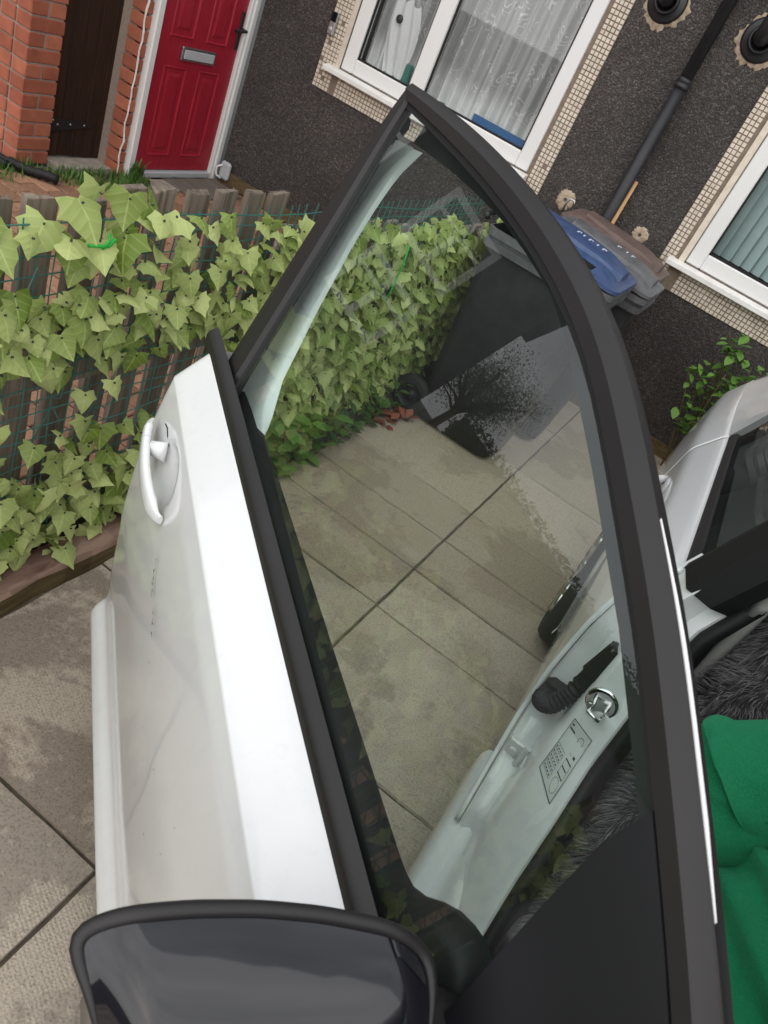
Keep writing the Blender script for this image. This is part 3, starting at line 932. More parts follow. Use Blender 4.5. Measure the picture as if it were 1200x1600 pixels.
# ================================================================== FENCE
FX = -1.185
fence = root('picket_fence', (FX, 2.1, 0), 'weathered grey picket fence behind the ivy screen', 'fence')
y = .55
k = 0
picks = [1.075 + .0, ]
yy = -1.7
while yy < 4.5:
    w = .072 + jit(.006)
    h = (1.040 - .035 * (yy - 1.0) if yy < 1.85 else .93 - .05 * (yy - 1.85)) + jit(.02) if yy > 1 else 1.04 + jit(.02)
    bm_v, bm_f = chamfer_box(FX - .010, FX + .010, yy, yy + w, .06, h, .002)
    tl_ = jit(.012)
    o = mesh('picket', [(v.x, v.y + (v.z - .5) * tl_ + (jit(.003) if v.z > .9 else 0), v.z + (jit(.006) if v.z > .9 else 0)) for v in bm_v], bm_f, 'fencewood', fence)
    yy += .112 + jit(.012)
for z0, z1 in ((.60, .70), (.20, .28)):
    MB().box(FX + .011, FX + .045, -1.7, 4.5, z0, z1, ch=.004).build('rail', 'fencewood', fence)
for yp in (-1.6, -.4, .8, 1.98, 3.38): MB().box(FX - .095, FX - .012, yp, yp + .085, 0, .98 if yp < 1.9 else .84, ch=.004).build('post', 'fencewood', fence)
MB().box(FX + .012, FX + .05, -1.7, 4.5, .0, .13, ch=.004).build('gravel_board', 'darkwood', fence)
# long timber on the ground in front
tm = MB()
nseg = 30
rows = []
for i in range(nseg + 1):
    y = -.9 + (1.72 + .9) * i / nseg
    wob = .004 * math.sin(i * 1.3) + .003 * math.sin(i * 2.9)
    rows.append([(-1.045 + wob, y, -.015), (-1.040 + wob, y, .060 + .004 * math.sin(i * .9)), (-1.050 + wob, y, .075 + .004 * math.sin(i * 1.9)), (-1.085, y, .080 + .004 * math.sin(i * 2.3)), (-1.125 + wob, y, .078 + .003 * math.sin(i * 1.1)), (-1.130, y, -.015)])
for i in range(nseg):
    for k in range(5):
        tm.add([rows[i][k], rows[i][k + 1], rows[i + 1][k + 1], rows[i + 1][k]], [(0, 1, 2, 3)], mi=0 if k >= 1 else 1)
tm.add(rows[0], [tuple(range(6))]); tm.add(rows[-1], [tuple(range(6))[::-1]])
tag(tm.build('timber_edging', ['sleeper', 'timber_side']), 'long flaking brown timber lying along the foot of the fence', 'timber')

# ---- artificial ivy screen: wire lattice, leaves, ties
ivy = root('ivy_screen', (FX + .06, 2.1, 0), 'artificial ivy leaf screen on green wire mesh tied to the picket fence', 'ivy screen')
wr = MB()
for zi in range(24):
    z = .14 + zi * .038
    pts = [(FX + .058 + .006 * math.sin(q * .9 + zi), -1.6 + q * .11, z + .005 * math.sin(q * .7 + zi * 2) + (-.012 * max(0, q * .11 - 2.2))) for q in range(46)]
    wr.tube(pts, .0019, 4, False)
for yi in range(104):
    y = -1.6 + yi * .048
    wr.tube([(FX + .0595 + .005 * math.sin(q + yi), y + .006 * math.sin(q * .8 + yi * 1.7), .12 + q * .15) for q in range(7)], .0019, 4, False)
for _ in range(26):
    y, z = random.uniform(.7, 3.2), random.uniform(.2, .85)
    wr.tube([(FX + .064 + jit(.01), y + jit(.01) + .02 * q, z + .05 * math.sin(q * 1.3 + y * 9) + .012 * q) for q in range(6)], .0016, 4, False)
tag(wr.build('wire_mesh', 'wire', ivy), kind='stuff')

def ivy_leaf_mesh(seed, size=.052):
    rnd = random.Random(seed)
    # outline from stem (0,0) to tip (0,-1): five lobes, symmetric right half
    half = [(.0, .04), (.24, .17), (.52, .20), (.50, -.02), (.66, -.24), (.47, -.36), (.38, -.58), (.17, -.84), (0, -1.06)]
    half = [(x * rnd.uniform(.9, 1.1), y * rnd.uniform(.94, 1.06)) for x, y in half]
    nmid = [.02, -.02, -.10, -.18, -.30, -.45, -.62, -.86, -1.08]
    fold, cup, twist = rnd.uniform(.05, .42), rnd.uniform(-.45, .25), rnd.uniform(-.5, .5)
    def P3(x, y):
        z = -fold * math.sqrt(x * x + .02) + cup * (y + .3) ** 2 + twist * x * (y + .2) + .022 * math.sin(y * 11 + abs(x) * 9) - .25 * max(0, abs(x) - .35)
        return (x * size, y * size, z * size)
    vs, fs, uv = [], [], []
    for sgn in (1, -1):
        b = len(vs)
        for (x, y), ym in zip(half, nmid):
            for q in (0, .34, .68, 1):
                xx, yy_ = sgn * x * q, ym + (y - ym) * q
                vs.append(P3(xx, yy_)); uv.append((.5 + xx * .7, -yy_))
        for i in range(len(half) - 1):
            for q in range(3):
                a = b + i * 4 + q
                f = (a, a + 1, a + 5, a + 4)
                fs.append(f if sgn < 0 else f[::-1])
    # weld the midrib
    keep, remap, vv, uu = {}, [], [], []
    for v, u_ in zip(vs, uv):
        kx = (round(v[0], 6), round(v[1], 6))
        if kx not in keep:
            keep[kx] = len(vv); vv.append(v); uu.append(u_)
        remap.append(keep[kx])
    ff = []
    for f in fs:
        g_ = []
        for i in f:
            if remap[i] not in g_: g_.append(remap[i])
        if len(g_) > 2: ff.append(tuple(g_))
    me = D.meshes.new('leaf')
    me.from_pydata(vv, [], ff)
    finish(me, 'ivy', True)
    l = me.uv_layers.new(name='UVMap')
    for lp in me.loops: l.data[lp.index].uv = uu[lp.vertex_index]
    return me, vv, ff, uu
leaf_set = [ivy_leaf_mesh(s_) for s_ in range(9)]
spots = []
def dens(y, z):
    if y < 1.68:
        if z > .93: return .42
        if z > .90: return .55
        if z > .71: return .82
        if z > .66: return .5
        if z > .50: return .035
        if z > .36: return .34
        if z > .10: return .8
        return .25
    if y < 1.95: return .8 if z > .15 else .4
    return .95 if z > .10 else .4
y = -1.6
while y < 4.05:
    z = .07
    while z < 1.03:
        zt = z + jit(.025)
        top = (1.03 if y < 1.75 else 1.0 - .06 * (y - 1.75) + .03 * math.sin(y * 9))
        if zt < top and random.random() < dens(y, zt): spots.append((y + jit(.03), zt))
        z += .0365
    y += .038
big = [(1.075, 1.075, 1.5), (1.13, 1.09, 1.5), (1.19, 1.085, 1.35), (1.03, 1.02, 1.4), (1.29, 1.05, 1.35), (1.20, 1.0, 1.4), (1.36, 1.03, 1.3), (1.10, .98, 1.3)]
leaves = [(yq, zq, random.uniform(.72, 1.22)) for yq, zq in spots] + big
def leaf_matrix(y, z, s_):
    # leaf tip hangs down, upper face looks out over the drive (+X) and up
    yaw, pitch, roll = random.gauss(-.25, .5), random.gauss(.45, .35), random.gauss(0, .5)
    base = Matrix(((0, 0, 1), (1, 0, 0), (0, 1, 0))).to_4x4()       # local x->Y, y->Z, z->X
    rot = Matrix.Rotation(yaw, 4, 'Z') @ Matrix.Rotation(-pitch, 4, 'Y') @ Matrix.Rotation(roll, 4, 'X')
    return Matrix.Translation((FX + .068 + random.uniform(0, .045), y, z)) @ rot @ base @ Matrix.Scale(s_, 4)
dd_ = lambda l: (l[0]) ** 1 - (5 if l[2] > 1.25 else 0)
leaves.sort(key=dd_)
near = [l for l in leaves if l[0] > .95]
objs = set(id(l) for l in near[:300])
rest = MB()
clip = MB()
for l in leaves:
    me, vv, ff, uu = random.choice(leaf_set)
    M4 = leaf_matrix(*l)
    if id(l) in objs: inst('leaf', me, M4, ivy)
    else: rest.add([M4 @ Vector(v) for v in vv], ff, uu)
    c_ = M4 @ Vector((0, -.004, .003))
    clip.lathe(c_, M4.to_3x3() @ Vector((0, 0, 1)), [(.0024, -.003), (.0024, .0015), (.0012, .003), (.0003, .003)], 6)
tag(rest.build('leaves_beyond', 'ivy', ivy, True, True), kind='stuff')
tag(clip.build('leaf_clips', 'clip', ivy), kind='stuff')
kn = MB()
kn.tube([(FX + .11, 1.105, .985), (FX + .125, 1.125, .99), (FX + .12, 1.15, .985), (FX + .12, 1.165, 1.0)], .004, 6); kn.tube([(FX + .12, 1.13, .975), (FX + .128, 1.14, 1.0), (FX + .118, 1.15, 1.01)], .003, 6)
kn.build('green_tie', 'knot', ivy, True)
MB().tube([(FX + .125, 2.60, .88), (FX + .13, 2.605, .80), (FX + .128, 2.60, .72), (FX + .13, 2.59, .66)], .0035, 6).build('green_tie', 'knot', ivy, True)

# weeds at the fence foot
def weed_mass(name, n, xr, yr, zr, size, mat, label, cat):
    mb = MB()
    for _ in range(n):
        x, y = random.uniform(*xr), random.uniform(*yr)
        z = zr[0] + (zr[1] - zr[0]) * random.random() ** 1.6
        s_ = random.uniform(*size)
        M4 = Matrix.Translation((x, y, z)) @ Matrix.Rotation(random.uniform(0, 6.28), 4, 'Z') @ Matrix.Rotation(random.uniform(-.2, .9), 4, 'X')
        pts = [(0, 0, 0), (.28, .3, .05), (.34, .6, .03), (.16, .88, -.05), (0, 1.05, -.12), (-.16, .88, -.05), (-.34, .6, .03), (-.28, .3, .05), (0, .5, -.04)]
        uvl = [(.5 + p[0], p[1]) for p in pts]
        mb.add([M4 @ (Vector(p) * s_) for p in pts], [(0, 1, 8, 7), (1, 2, 3, 8), (8, 3, 4, 5), (7, 8, 5, 6)], uv=uvl)
    return tag(mb.build(name, mat, None, True, True), label, cat, kind='stuff')
weed_mass('foot_weeds', 420, (-1.13, -1.0), (2.0, 3.2), (0, .16), (.02, .06), 'weed', 'green weeds growing along the foot of the ivy screen', 'weeds')
weed_mass('broad_weeds', 90, (-1.12, -1.0), (2.10, 2.45), (.03, .22), (.05, .10), 'shrub', 'broad leaved green weeds low on the ivy screen', 'weeds')
weed_mass('dead_leaves', 34, (-1.06, -.94), (2.95, 3.18), (0, .05), (.03, .07), 'redleaf', 'reddish dead leaves on the slabs beside the bin wheel', 'leaves')

# ================================================================== WHEELIE BINS
def wheelie_bin(y0, x_front, rim_z, width, depth, lid_mat, label, detail):
    b = root('wheelie_bin', (x_front - depth / 2, y0 + width / 2, 0), label, 'bin', 'wheelie bins standing in a row by the house wall')
    xf, xb, y1 = x_front, x_front - depth, y0 + width
    def ring(z, inset, r=.05, fx=0):
        a0, a1, c0, c1 = xb + inset * .4, xf - inset - fx, y0 + inset, y1 - inset
        pts = []
        for cx, cy, s0 in ((a1 - r, c1 - r, 0), (a0 + r, c1 - r, 90), (a0 + r, c0 + r, 180), (a1 - r, c0 + r, 270)):
            for q in range(5):
                a = R(s0 + q * 22.5)
                pts.append((cx + math.cos(a) * r, cy + math.sin(a) * r, z))
        return pts
    body = MB()
    body.loft([ring(.012, .10, .06, .04), ring(.03, .085, .06, .035), ring(.30, .065, .055, .02), ring(rim_z - .13, .035), ring(rim_z - .06, .03)], True)
    body.add(ring(.012, .10, .06, .04), [tuple(range(20))[::-1]])
    # shallow ribs on the side that faces the drive
    o = body.build('bin_body', 'binbody', b, True)
    rim = MB(); rim.loft([ring(rim_z - .085, .030), ring(rim_z - .08, .006), ring(rim_z - .052, .002), ring(rim_z - .048, .018), ring(rim_z - .036, .018), ring(rim_z - .032, .0), ring(rim_z - .004, .0), ring(rim_z, .012)], True)
    rim.build('bin_rim', 'rim', b)
    # lid: shallow dome rising to the hinge side
    lid = MB()
    def lring(h, inset, r=.06):
        return [(p[0], p[1], rim_z + h + .055 * ((xf - p[0]) / depth)) for p in ring(0, inset, r)]
    lid.loft([lring(.001, -.006), lring(.016, -.006), lring(.022, .012), lring(.024, .03), lring(.050, .085), lring(.058, .12)], True)
    top = lring(.058, .12); lid.add(top, [tuple(range(20))])
    lid = lid.build('bin_lid', lid_mat, b)
    # raised centre tongue and two finger recesses
    tg = MB()
    rows = []
    for q in range(11):
        t_ = q / 10
        x = xb + .10 + (depth - .13) * t_
        wv = width * (.16 + .10 * math.sin(t_ * 3.0)) * (1 if t_ < .92 else .82)
        z = rim_z + .070 + .055 * ((xf - x) / depth) - .018 * max(0, t_ - .75) * 4
        yc = (y0 + y1) / 2
        rows.append([(x, yc - wv - .02, z - .03), (x, yc - wv, z), (x, yc - wv * .4, z + .008), (x, yc + wv * .4, z + .008), (x, yc + wv, z), (x, yc + wv + .02, z - .03)])
    tg.loft(rows); tg.add([r_ for r_ in rows[-1]] + [(xf - .03, rows[-1][0][1], rim_z + .02), (xf - .03, rows[-1][5][1], rim_z + .02)], [(0, 1, 2, 3, 4, 5, 7, 6)])
    tg.build('lid_tongue', lid_mat, lid)
    for sy in (-1, 1):
        yc = (y0 + y1) / 2 + sy * width * .335
        rc = MB(); rc.add([(xf - .30, yc - .035, rim_z + .055), (xf - .14, yc - .05, rim_z + .042), (xf - .12, yc + .02, rim_z + .040), (xf - .26, yc + .04, rim_z + .052)] + [(xf - .30, yc - .035, rim_z + .067), (xf - .14, yc - .05, rim_z + .054), (xf - .12, yc + .02, rim_z + .052), (xf - .26, yc + .04, rim_z + .064)], [(4, 5, 6, 7), (0, 1, 5, 4), (1, 2, 6, 5), (2, 3, 7, 6), (3, 0, 4, 7)])
        rc.build('finger_recess', 'rubber', lid)
    MB().tube([(xb - .035, y0 + .06, rim_z + .01), (xb - .05, y0 + .08, rim_z + .02), (xb - .05, y1 - .08, rim_z + .02), (xb - .035, y1 - .06, rim_z + .01)], .013, 10).build('hinge_bar', 'binbody', b, True)
    for yw in (y0 + .075, y1 - .075):
        w = MB(); c_ = (xb - .005, yw, .10)
        w.lathe(c_, (0, -1, 0), [(.055, -.025), (.085, -.025), (.098, -.018), (.10, 0), (.098, .018), (.085, .025), (.060, .025)], 28)
        w = w.build('wheel', 'tyre', b, True)
        h = MB(); h.lathe(c_, (0, -1, 0), [(.060, .023), (.056, .015), (.022, .012), (.018, .024), (.001, .024)], 24); h.lathe(c_, (0, 1, 0), [(.056, .02), (.001, .02)], 24)
        h.build('hub', 'binbody', w, True)
    MB().tube([(xb - .005, y0 + .05, .10), (xb - .005, y1 - .05, .10)], .012, 8).build('axle', 'darkmetal', b)
    return b, lid
bin1, lid1 = wheelie_bin(3.135, -.395, .97, .47, .60, 'binblue', 'dark wheelie bin with a blue lid, nearest of the three bins', True)
bin2, lid2 = wheelie_bin(3.60, -.315, .93, .43, .60, 'bingrey', 'wheelie bin with a grey lid between the blue and brown lidded bins', True)
bin3, lid3 = wheelie_bin(4.06, -.37, .925, .43, .60, 'binbrown', 'wheelie bin with a dull brown lid against the pebbledash wall', True)
# faded marks printed on the blue and grey lids
for lid, y0, w, xf, rz, xs in ((lid1, 3.135, .47, -.395, .97, (.30, .27, .24, .20, .17)), (lid2, 3.60, .43, -.315, .93, (.27, .22, .19))):
    for i, q in enumerate(xs):
        x = xf - q
        z = rz + .070 + .055 * (q / .60) + .010
        yc = y0 + w / 2 + .01
        MB().box(x - .003, x + .003, yc - .018 + .004 * (i % 2), yc + .016, z - .004, z, ).build('faded_mark', 'white_print', lid)
        if i % 2 == 0: MB().box(x + .003, x + .014, yc + .010, yc + .016, z - .005, z - .001).build('faded_mark', 'white_print', lid)

br = MB(); br.tube([(-.775, WY - .20, .05), (-.795, WY - .03, 1.24)], .011, 10)
tag(br.build('broom_handle', 'stick', None, True), 'pale wooden broom handle leaning beside the black downpipe', 'pole')
hk = MB(); hk.tube([(-1.02, 4.30, .95), (-1.02, 4.30, 1.02), (-1.01, 4.30, 1.045), (-.985, 4.30, 1.045), (-.975, 4.30, 1.02)], .006, 8)
tag(hk.build('metal_hook', 'steel', None, True), 'small bent metal hook rising behind the brown lidded bin', 'hook')

# ================================================================== SHRUB by the wall
sh = root('leafy_shrub', (.22, WY - .16, 0), 'small green leafy shrub growing against the pebbledash wall', 'shrub')
stems = [((.21, WY - .12, 0), (.10, WY - .2, .4), (.0, WY - .24, .60)), ((.22, WY - .12, 0), (.2, WY - .14, .7), (.07, WY - .18, .84)), ((.24, WY - .12, 0), (.34, WY - .16, .5), (.27, WY - .18, .74)), ((.20, WY - .12, 0), (.14, WY - .16, .5), (.04, WY - .20, .62)), ((.22, WY - .12, 0), (.18, WY - .18, .6), (.10, WY - .16, .80)), ((.24, WY - .12, 0), (.30, WY - .2, .45), (.30, WY - .24, .66)), ((.23, WY - .12, 0), (.26, WY - .26, .25), (.22, WY - .34, .38)), ((.22, WY - .12, 0), (.20, WY - .22, .42), (.18, WY - .24, .66)), ((.25, WY - .12, 0), (.36, WY - .22, .42), (.42, WY - .24, .58))]
sb = MB()
tips = []
for a, b, c in stems:
    pts = []
    for q in range(9):
        t_ = q / 8
        pts.append(Vector(a).lerp(Vector(b), t_).lerp(Vector(b).lerp(Vector(c), t_), t_))
    sb.tube(pts, [.006 - .0004 * q for q in range(9)], 6)
    tips += pts[3:] * 2
sb.build('stem', 'stem', sh, True)
pts = [(0, 0, 0), (.26, .25, .06), (.36, .5, .05), (.22, .8, -.02), (0, 1.05, -.10), (-.22, .8, -.02), (-.36, .5, .05), (-.26, .25, .06), (0, .5, -.03), (0, .25, -.01), (0, .8, -.05)]
shrub_me = []
for q, mname in enumerate(('shrub', 'shrub', 'yellowleaf')):
    me = D.meshes.new('leaf')
    me.from_pydata([tuple(Vector(p) * .066) for p in pts], [], [(0, 1, 9), (1, 2, 8, 9), (2, 3, 10, 8), (3, 4, 10), (0, 9, 7), (9, 8, 6, 7), (8, 10, 5, 6), (10, 4, 5)])
    finish(me, mname, True)
    l = me.uv_layers.new(name='UVMap')
    for lp in me.loops: l.data[lp.index].uv = (.5 + pts[lp.vertex_index][0], pts[lp.vertex_index][1])
    shrub_me.append(me)
for q in range(299):
    p = random.choice(tips) + Vector((.05, 0, -.01))
    M4 = Matrix.Translation(p + Vector((jit(.06), jit(.05), jit(.05)))) @ Matrix.Rotation(random.uniform(0, 6.28), 4, 'Z') @ Matrix.Rotation(random.uniform(-.9, .35), 4, 'X') @ Matrix.Scale(random.uniform(.6, 1.15), 4)
    inst('leaf', shrub_me[0], M4, sh)
inst('leaf', shrub_me[2], Matrix.Translation((.24, WY - .36, .40)) @ Matrix.Rotation(3.4, 4, 'Z') @ Matrix.Rotation(-.9, 4, 'X') @ Matrix.Scale(1.0, 4), sh)

# ================================================================== CAR
TH = R(50)
PIV = Vector((.15, .317, 0))
DU = Vector((-math.sin(TH), math.cos(TH), 0))          # along the open door, hinge to handle
DN = Vector((-math.cos(TH), -math.sin(TH), 0))         # outward
def WD(s_, t_, z): return PIV + DU * s_ + DN * (t_ + .07) + Vector((0, 0, z))
def glass_t(z): return -.104 - .35 * (z - .97)

car = root('parked_car', (.92, 1.2, 0), 'white small hatchback parked with its front door wide open', 'car')

# ---------------- front door skin
def door_prof(s_):
    zb = .178 + .10 * (max(0, s_ - .35) / .77) ** 1.4
    zc, zt = .870 + .046 * s_, .932 + .050 * s_
    tc = -.010 - .020 * min(1, s_ / 1.1)
    return [(zb, -.004), (zb + .004, .008), (zb + .012, .012), (zb + .032, .005), (zb + .058, -.012), (zb + .085, -.0155), (zb + .16, -.009), (zb + .28, -.003), (.60, -.0005), (.72, -.003), (zc - .05, tc + .009), (zc - .002, tc + .0004), (zc, tc), (zc + .0025, tc - .0018), (zt - .010, -.0765), (zt - .003, -.0825), (zt, -.090)]
def hermite(tab, x):
    n = len(tab)
    if x <= tab[0][0]: return tab[0][1]
    for i in range(n - 1):
        x0, y0 = tab[i]; x1, y1 = tab[i + 1]
        if x <= x1:
            h = x1 - x0
            def sl(k):
                if k <= 0 or k >= n - 1: return (tab[min(k + 1, n - 1)][1] - tab[max(k - 1, 0)][1]) / (tab[min(k + 1, n - 1)][0] - tab[max(k - 1, 0)][0])
                a, b = (tab[k][1] - tab[k - 1][1]) / (tab[k][0] - tab[k - 1][0]), (tab[k + 1][1] - tab[k][1]) / (tab[k + 1][0] - tab[k][0])
                return 0 if a * b <= 0 else 2 * a * b / (a + b)
            t = (x - x0) / h
            return y0 * (2 * t ** 3 - 3 * t * t + 1) + sl(i) * h * (t ** 3 - 2 * t * t + t) + y1 * (-2 * t ** 3 + 3 * t * t) + sl(i + 1) * h * (t ** 3 - t * t)
    return tab[-1][1]
def prof_at(P_, z):
    return hermite(P_[:KC], z) if z < P_[KC - 1][0] else lerp_list(P_[KC - 1:], z)
KC = 13
HB = (.935, .838)       # handle bowl centre
NS = 150
rows = []
for i in range(NS + 1):
    s_ = -.02 + (1.125 + .02) * i / NS
    P_ = door_prof(s_)
    # subdivide the profile
    row = []
    FR = [2, 2, 3, 4, 4, 6, 6, 8, 8, 12, 8, 1, 1, 5, 1, 1]
    for (a, ta), (b, tb), n_ in zip(P_, P_[1:], FR):
        for q in range(n_):
            z = a + (b - a) * q / n_
            row.append([z, prof_at(P_, z)])
    row.append([P_[-1][0], P_[-1][1]])
    out = []
    for z, t_ in row:
        r2 = ((s_ - HB[0]) / .068) ** 2 + ((z - HB[1]) / .052) ** 2
        if r2 < 1: t_ -= .020 * (1 - r2) ** .8
        # soft diagonal feature low on the panel
        dl = z - (.40 - .11 * (1.1 - s_))
        t_ += .0014 * math.exp(-(dl / .06) ** 2) * min(1, max(0, (s_ - .3) / .3)) ** 2
        # rear edge rolls inward
        if s_ > 1.110: t_ -= (s_ - 1.110) ** 2 * 40
        out.append(WD(s_, t_, z))
    rows.append(out)
sk = MB(); sk.loft(rows)
fdoor = sk.build('front_door', 'paint', car, True)
fdoor['label'] = 'white front door standing open towards the fence'
solidify(fdoor, .012, -1)
# shut face and inner skin
sh_ = MB()
rear = rows[-1]
sh_.loft([[p + DN * -.012 + DU * -.003 for p in rear], [p + DN * -.07 + DU * -.004 for p in rear]])
sh_.build('door_shut_face', 'paint', fdoor, True)
inr = MB()
inr.box(0, 1, 0, 1, 0, 1)
inr.v = [tuple(WD(s_, t_, z)) for s_ in (.0, 1.10) for t_ in (-.175, -.115) for z in (.23, .905)]
inr.build('inner_door_panel', 'darktrim', fdoor)
# inner belt trim, with the hump that rises to the mirror corner
ib = MB(); rws = []
for i in range(60):
    s_ = .03 + 1.07 * i / 59
    z = .928 + .014 * s_
    if s_ < .20: z = max(z, lerp_list([(.03, .985), (.056, 1.018), (.08, 1.026), (.10, 1.018), (.12, 1.004), (.147, .972), (.165, .940), (.2, .93)], s_))
    rws.append([WD(s_, -.120, .86), WD(s_, -.122, z - .012), WD(s_, -.130, z - .002), WD(s_, -.150, z), WD(s_, -.165, z - .008), WD(s_, -.172, z - .05), WD(s_, -.172, .85)])
ib.loft(rws); ib.build('inner_belt_trim', 'darktrim', fdoor, True)

# belt weatherstrip
ws = MB(); rws = []
for i in range(70):
    s_ = .04 + 1.125 * i / 69
    zt = .932 + .050 * min(s_, 1.125)
    e = 1.0
    rws.append([WD(s_, -.080, zt - .012), WD(s_, -.0805, zt + .004), WD(s_, -.083, zt + .012), WD(s_, -.090, zt + .018), WD(s_, -.098, zt + .022), WD(s_, -.1015, zt + .016), WD(s_, -.1015, zt - .02)])
ws.loft(rws)
ws.add(rws[-1], [tuple(range(7))])
ws.build('weatherstrip', 'trim', fdoor, True)
md = D.objects['weatherstrip'].modifiers.new('bevel', 'EDGE_SPLIT'); md.split_angle = R(40)

# window frame: outer and inner outlines in (s, z)
outer = [(1.178, 1.495), (1.097, 1.499), (.981, 1.502), (.859, 1.499), (.754, 1.492), (.678, 1.484), (.591, 1.471), (.53, 1.459), (.479, 1.446), (.428, 1.429), (.379, 1.410), (.339, 1.393), (.303, 1.377), (.272, 1.363), (.243, 1.350), (.209, 1.335), (.181, 1.321), (.149, 1.305), (.122, 1.291), (.093, 1.275), (.056, 1.255), (.014, 1.233), (-.044, 1.202), (-.14, 1.145), (-.24, 1.08), (-.33, 1.005)]
inner = [(1.139, 1.474), (1.045, 1.474), (.924, 1.472), (.811, 1.466), (.727, 1.459), (.658, 1.452), (.581, 1.441), (.522, 1.428), (.472, 1.414), (.429, 1.399), (.390, 1.383), (.348, 1.365), (.300, 1.344), (.251, 1.323), (.206, 1.303), (.171, 1.286), (.142, 1.270), (.112, 1.254), (.090, 1.242), (.045, 1.219), (.002, 1.195), (-.048, 1.168), (-.11, 1.13), (-.18, 1.075), (-.25, 1.01), (-.31, .96)]
def resample(pl, n):
    L = [0]
    for a, b in zip(pl, pl[1:]): L.append(L[-1] + math.dist(a, b))
    res = []
    for i in range(n):
        d = L[-1] * i / (n - 1)
        for k in range(len(L) - 1):
            if d <= L[k + 1] + 1e-12:
                f = (d - L[k]) / (L[k + 1] - L[k])
                res.append((pl[k][0] + (pl[k + 1][0] - pl[k][0]) * f, pl[k][1] + (pl[k + 1][1] - pl[k][1]) * f)); break
    return res
def crs(pl, m=5):
    res = []
    for i in range(len(pl) - 1):
        p0, p1, p2, p3 = pl[max(0, i - 1)], pl[i], pl[i + 1], pl[min(len(pl) - 1, i + 2)]
        for q in range(m):
            t = q / m
            res.append(tuple(.5 * (2 * b + (c - a) * t + (2 * a - 5 * b + 4 * c - d) * t * t + (3 * b - a - 3 * c + d) * t ** 3) for a, b, c, d in zip(p0, p1, p2, p3)))
    return res + [pl[-1]]
def relax(pl, n):
    pl = list(pl)
    for _ in range(n):
        pl = [pl[0]] + [tuple((a + 2 * b + c) / 4 for a, b, c in zip(pl[i - 1], pl[i], pl[i + 1])) for i in range(1, len(pl) - 1)] + [pl[-1]]
    return pl
def frame_strip(out_, in_, name, mat, sec, parent, n=None):
    """sec: list of (fraction from inner to outer edge, offset in t)"""
    mb = MB(); rws = []
    for (so, zo), (si, zi) in zip(out_, in_):
        rws.append([WD(si + (so - si) * f, glass_t(zi + (zo - zi) * f) + dt, zi + (zo - zi) * f) for f, dt in sec])
    mb.loft(rws)
    mb.add(rws[0], [tuple(range(len(sec)))[::-1]]); mb.add(rws[-1], [tuple(range(len(sec)))])
    o = mb.build(name, mat, parent, True)
    md = o.modifiers.new('split', 'EDGE_SPLIT'); md.split_angle = R(24)
    return o
outer, inner = relax(outer, 2), relax(inner, 2)
SEC = [(-.06, -.012), (-.06, .003), (0.0, .005), (.04, .009), (.60, .011), (.66, .009), (.96, .001), (1.0, -.002), (.90, -.007), (.78, -.022)]
ft = frame_strip(crs(outer), crs(inner), 'roof_frame_trim', 'trim', SEC, fdoor)
r_out = [(1.178, 1.495), (1.178, 1.44), (1.172, 1.387), (1.154, 1.266), (1.127, 1.137), (1.100, 1.010), (1.086, .95)]
r_in = [(1.139, 1.474), (1.132, 1.44), (1.120, 1.392), (1.089, 1.285), (1.052, 1.146), (1.014, .998), (1.000, .94)]
SEC2 = [(-.05, -.012), (-.05, .003), (0.0, .006), (.05, .009), (.55, .010), (.62, .006), (.95, .001), (1.0, -.003), (.90, -.008), (.75, -.024)]
frame_strip(crs(r_out), crs(r_in), 'rear_frame_trim', 'trim', SEC2, fdoor)
# rubber run inside the glass edge
frame_strip([(s_ - .001, z) for s_, z in inner], [(s_ - .004 + .0 * z, z - .010) for s_, z in inner], 'glass_run', 'rubber', [(0, -.004), (0, .002), (1, .002), (1, -.004)], fdoor)
# painted inner frame: pale band behind the rear edge of the glass
wo = [(1.060, .92), (1.079, .967), (1.132, 1.067), (1.182, 1.193), (1.201, 1.304), (1.190, 1.36), (1.175, 1.389), (1.143, 1.413)]
wi = [(.945, .90), (.965, .950), (1.027, 1.006), (1.086, 1.122), (1.135, 1.243), (1.152, 1.310), (1.158, 1.360), (1.142, 1.411)]
mb = MB(); rws = []
for (so, zo), (si, zi) in zip(resample(wo, 26), resample(wi, 26)):
    rws.append([WD(so + .012, glass_t(zo) - .030, zo), WD(so, glass_t(zo) - .054, zo), WD(so + (si - so) * .5, glass_t((zo + zi) / 2) - .058, (zo + zi) / 2), WD(si, glass_t(zi) - .058, zi), WD(si - .004, glass_t(zi) - .075, zi)])
mb.loft(rws); mb.build('inner_frame', 'paint', fdoor, True)
mb = MB(); rws = []
for (so, zo), (si, zi) in zip(resample([(1.012, .95), (1.052, 1.146), (1.089, 1.289), (1.12, 1.394), (1.139, 1.46)], 20), resample([(1.055, .92), (1.132, 1.067), (1.182, 1.193), (1.201, 1.304), (1.178, 1.43)], 20)):
    rws.append([WD(so + .004, glass_t(zo) - .004, zo), WD((so + si) / 2 + .008, glass_t(zo) - .03, (zo + zi) / 2), WD(si + .004, glass_t(zi) - .050, zi)])
mb.loft(rws); mb.build('rear_glass_channel', 'rubber', fdoor)
